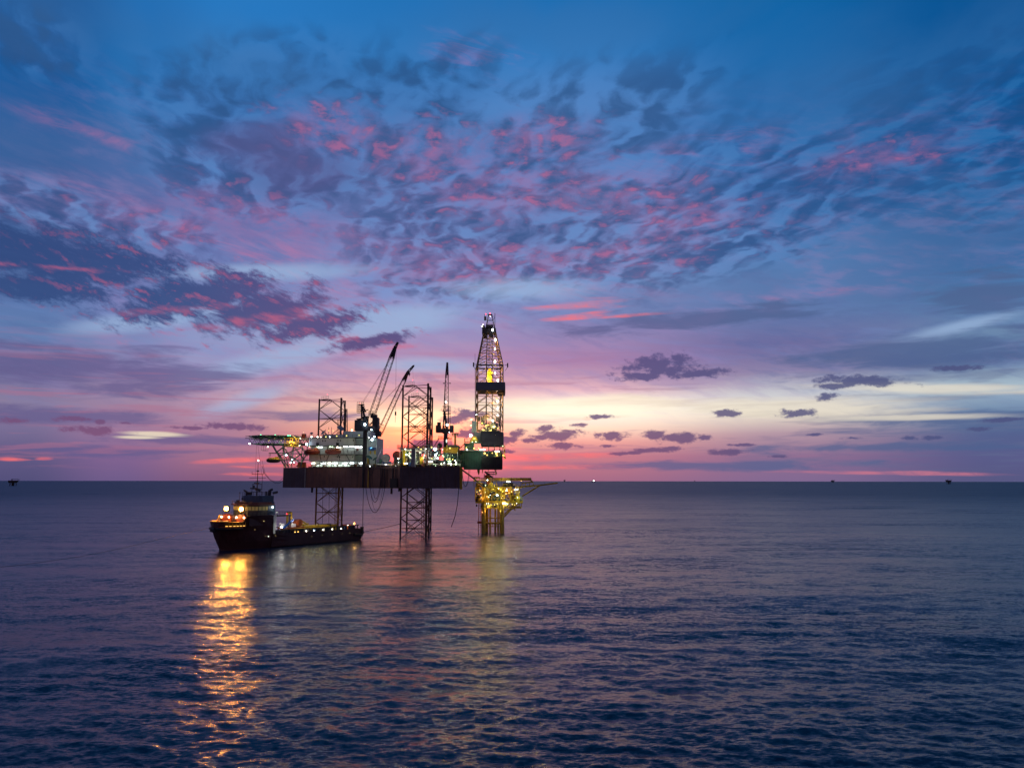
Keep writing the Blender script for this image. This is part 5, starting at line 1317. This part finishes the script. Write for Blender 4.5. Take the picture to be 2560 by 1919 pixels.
# its crane, resting boom
pc = MB(); pc.bar(Q(585,462,333),Q(585,330,333),.7,12); 
for k in range(5): pc.obox(Q(560+12*k,250+30*k,333),(2.2-.2*k,1.6,.9))
pcr = pc.build('crane', m_orange, plat)
gy = MB()
gy.bar(Q(510,150,333),Q(685,292,333),.36,6).bar(Q(505,165,333),Q(745,160,333),.2,5).bar(Q(525,185,333),Q(740,210,333),.2,5).bar(Q(745,160,333),Q(740,215,333),.3,5).bar(Q(700,95,333),Q(742,160,333),.14,5)
for x in (498,545,570,600): gy.bar(Q(x,190,333),Q(x,400,333),.12,5)
for y in (225,265,300,345): gy.bar(Q(490,y,333),Q(680,y+8,333),.1,4)
gy.bar(Q(570,210,333),Q(590,300,333),.6,6).bar(Q(650,300,333),Q(665,390,333),.16,5).bar(Q(675,300,333),Q(672,390,333),.12,5)
gy.bar(Q(690,165,333),Q(670,290,333),.1,4).bar(Q(735,215,333),Q(748,400,333),.05,4)
gy.build('crane_gantry', m_dark, pcr)
bo = MB().lattice(Q(430,315,332),Q(1440,306,332),22,.14,.10,1.2,1.0,(0,1,0))
p0, p1 = Q(690,311,332), Q(1430,306,332); bo.obox((p0+p1)/2,((p1-p0).length,.9,.75))
bo.bar(Q(1430,300,332),Q(1462,292,332),.45,6).bar(Q(1430,305,332),Q(1490,362,332),.32,6)
bo.build('crane_boom', m_yellow, pcr)
fl = MB()
fl.bar(Q(1205,464,332),Q(1640,428,332),.32,8).bar(Q(1640,428,332),Q(2003,381,332),.34,8).bar(Q(1640,430,332),Q(1275,655,332),.34,8).bar(Q(1205,475,335),Q(1640,432,333),.2,6)
for x in (1272,1345,1420,1500): fl.bar(Q(x,450,332),Q(x,372,332),.18,5)
fl.bar(Q(1270,388,332),Q(1500,360,332),.26,6).bar(Q(1270,388,335),Q(1500,360,335),.15,5).bar(Q(1450,432,332),Q(1450,475,332),.12,5).bar(Q(1265,470,332),Q(1245,500,332),.14,5)
fl.build('vent_boom', m_yellow, plat)
for x in (855,1053,1250): MB().bar(Q(x,462,331),Q(x,265,331),.06,4).build('aerial', m_dark, plat)
for x,y,k,r in ((565,325,'b',.30),(523,430,'g',.42),(1257,340,'o',.34),(790,497,'W',.28),(958,507,'W',.28),(1195,495,'y',.26),(408,535,'o',.5),(430,600,'o',.36),(352,565,'y',.3),(622,632,'w',.2),(770,630,'w',.24),(590,670,'g',.4),(555,660,'o',.42),(855,690,'o',.34),(945,605,'o',.5),(1005,590,'o',.40),(1180,680,'g',.45),(975,815,'g',.46),(548,803,'w',.2),(585,800,'w',.18),(570,878,'o',.46),(710,830,'y',.4),(765,810,'y',.36),(1072,820,'y',.42),(1120,830,'y',.3),(645,830,'y',.3),(460,985,'o',.34),(1163,800,'w',.22),(835,520,'y',.36),(680,510,'y',.3),(560,500,'y',.3),(437,680,'y',.36),(950,545,'g',.3),(660,560,'g',.24),(740,600,'y',.3),(880,560,'y',.3),(1060,560,'o',.46),(520,575,'g',.24),(1140,500,'o',.35),(612,395,'y',.22),(700,440,'y',.2),(1225,570,'y',.25),(870,650,'y',.25)):
    lamp(plat, Q(x,y,329.4), k, r*.8)
for x,y,Y,w,c in ((400,560,331,260,Oc),(440,700,331,220,Oc),(560,520,330,260,Yc),(700,520,330,300,Yc),(840,540,330,260,Yc),(1000,560,332,320,Oc),(1150,560,329.5,260,Wc),(1210,690,329.5,240,Gc),(560,690,330,220,Oc),(740,660,330,220,Wc),(900,690,330,200,Yc),(600,840,331,260,Yc),(740,840,330,260,Yc),(940,830,331,380,Wc),(1150,840,331,260,Yc),(540,960,331,200,Oc),(700,980,332,200,Oc),(830,960,331,160,Yc),(450,1000,332,160,Oc),(570,400,331,200,Yc),(700,430,330,160,Yc),(1000,330,329,160,Wc),(380,380,331,180,Yc),(620,1120,333,160,Oc),(900,340,331,120,Yc)):
    point(plat, Q(x,y,Y-.8), w*.34, (.95,.95,.34) if c is Yc else c)
for x,y,k,w in ((993,357,'w',1.3),(1155,518,'w',1.3),(908,798,'W',1.4),(765,632,'w',.8),(955,543,'g',.9)):
    tubelamp(plat, Q(x,y,329.4), k, w, .2)
single(MB().tube([W(1150,1170,303),W(1180,1192,318),W(1206,1214,329)],.34,6).tube([W(1206,1214,329),W(1240,1233,329.5),W(1268,1252,329.6)],.16,6),'transfer_hose',m_cable,tuple(W(1150,1170,303)),'thick line sloping from the hull end of the rig down across the yellow platform','hose')

# ================================================================== FAR PLATFORMS AND THE SHIP ON THE HORIZON
def far_platform(px, py_top, py_base, Y, wpx, label, flare=1, style=0):
    c = W(px, py_base, Y); k = Y/1920.0; w = wpx*k; hgt = (py_base-py_top)*k
    e = empty('distant_platform', (c.x, Y, 0), label, 'platform', 'small dark platforms far off on the horizon')
    d = MB()
    z = lambda t: t*hgt
    d.obox((0,0,z(.66)),(w,w*.8,hgt*.26)).obox((-w*.05,0,z(.48)),(w*.8,w*.7,hgt*.1)); 
    if style: d.obox((w*.42,0,z(.7)),(w*.4,w*.5,hgt*.12))
    d.build('deck', m_black, e, local=True)
    for sx in (-1,1):
        for sy in (-1,1):
            MB().bar((sx*w*.26,sy*w*.26,z(.5)),(sx*w*.30,sy*w*.30,-3),w*.05,6).build('leg', m_black, e, local=True)
    j = MB().bar((-w*.3,-w*.3,z(.2)),(w*.3,-w*.3,z(.2)),w*.03,5)
    for q in range(3): j.bar((-w*.15+q*w*.15,0,z(.5)),(-w*.15+q*w*.15,0,-3),w*.05,6)
    j.build('conductor', m_black, e, local=True)
    cb_ = MB().bar((-w*.2,0,z(.75)),(-w*.2,0,z(.95)),w*.05,6).bar((-w*.25,0,z(.96)),(w*(.75),0,z(.98)),w*.03,5).obox((-w*.2,0,z(.92)),(w*.16,w*.16,hgt*.08))
    cb_.build('crane', m_black, e, local=True)
    if flare: MB().bar((w*.4,0,z(.66)),(w*.95,0,z(.95)),w*.025,5).bar((w*.35,0,z(.42)),(w*.7,0,z(.8)),w*.025,5).build('vent_boom', m_black, e, local=True)
    return e
far_platform(32.5,1197,1214,2750,17,'largest distant dark platform, alone near the left edge on the horizon',1,1)
far_platform(1411.5,1193.6,1199.6,9000,4.4,'tiny dark platform on the horizon just right of the yellow platform boom')
far_platform(1737,1195.5,1198.8,11500,2.2,'smallest far platform, a dot on the horizon between the bright light and the right pair')
far_platform(2082,1194.5,1201.5,7400,7,'distant dark platform on the horizon, left one of the pair at right')
e5 = far_platform(2372,1194,1206,4700,10,'distant dark platform with a stump on its left, rightmost on the horizon',1,0)
kk_ = 4700/1920
MB().obox((-6*kk_*1,0,9.6*kk_),(2*kk_,3*kk_,2*kk_)).build('helideck', m_black, e5, local=True)
c = W(1483.5,1198.5,9500)
fs = empty('distant_vessel', (c.x,9500,0), 'bright white light of a vessel far off on the horizon', 'ship')
MB().prism([(-22,-6),(18,-6),(30,0),(18,6),(-22,6)],-1,6).build('hull', m_black, fs, local=True)
MB().obox((-10,0,11),(16,9,10)).obox((-10,0,18),(3,3,6)).build('deck_house', m_black, fs, local=True)
MB().sph((4,-5,14),6.5,(1,1,1)).build('lamp', glow_mat('far_lamp',(1.0,.93,.85),9), fs, local=True)
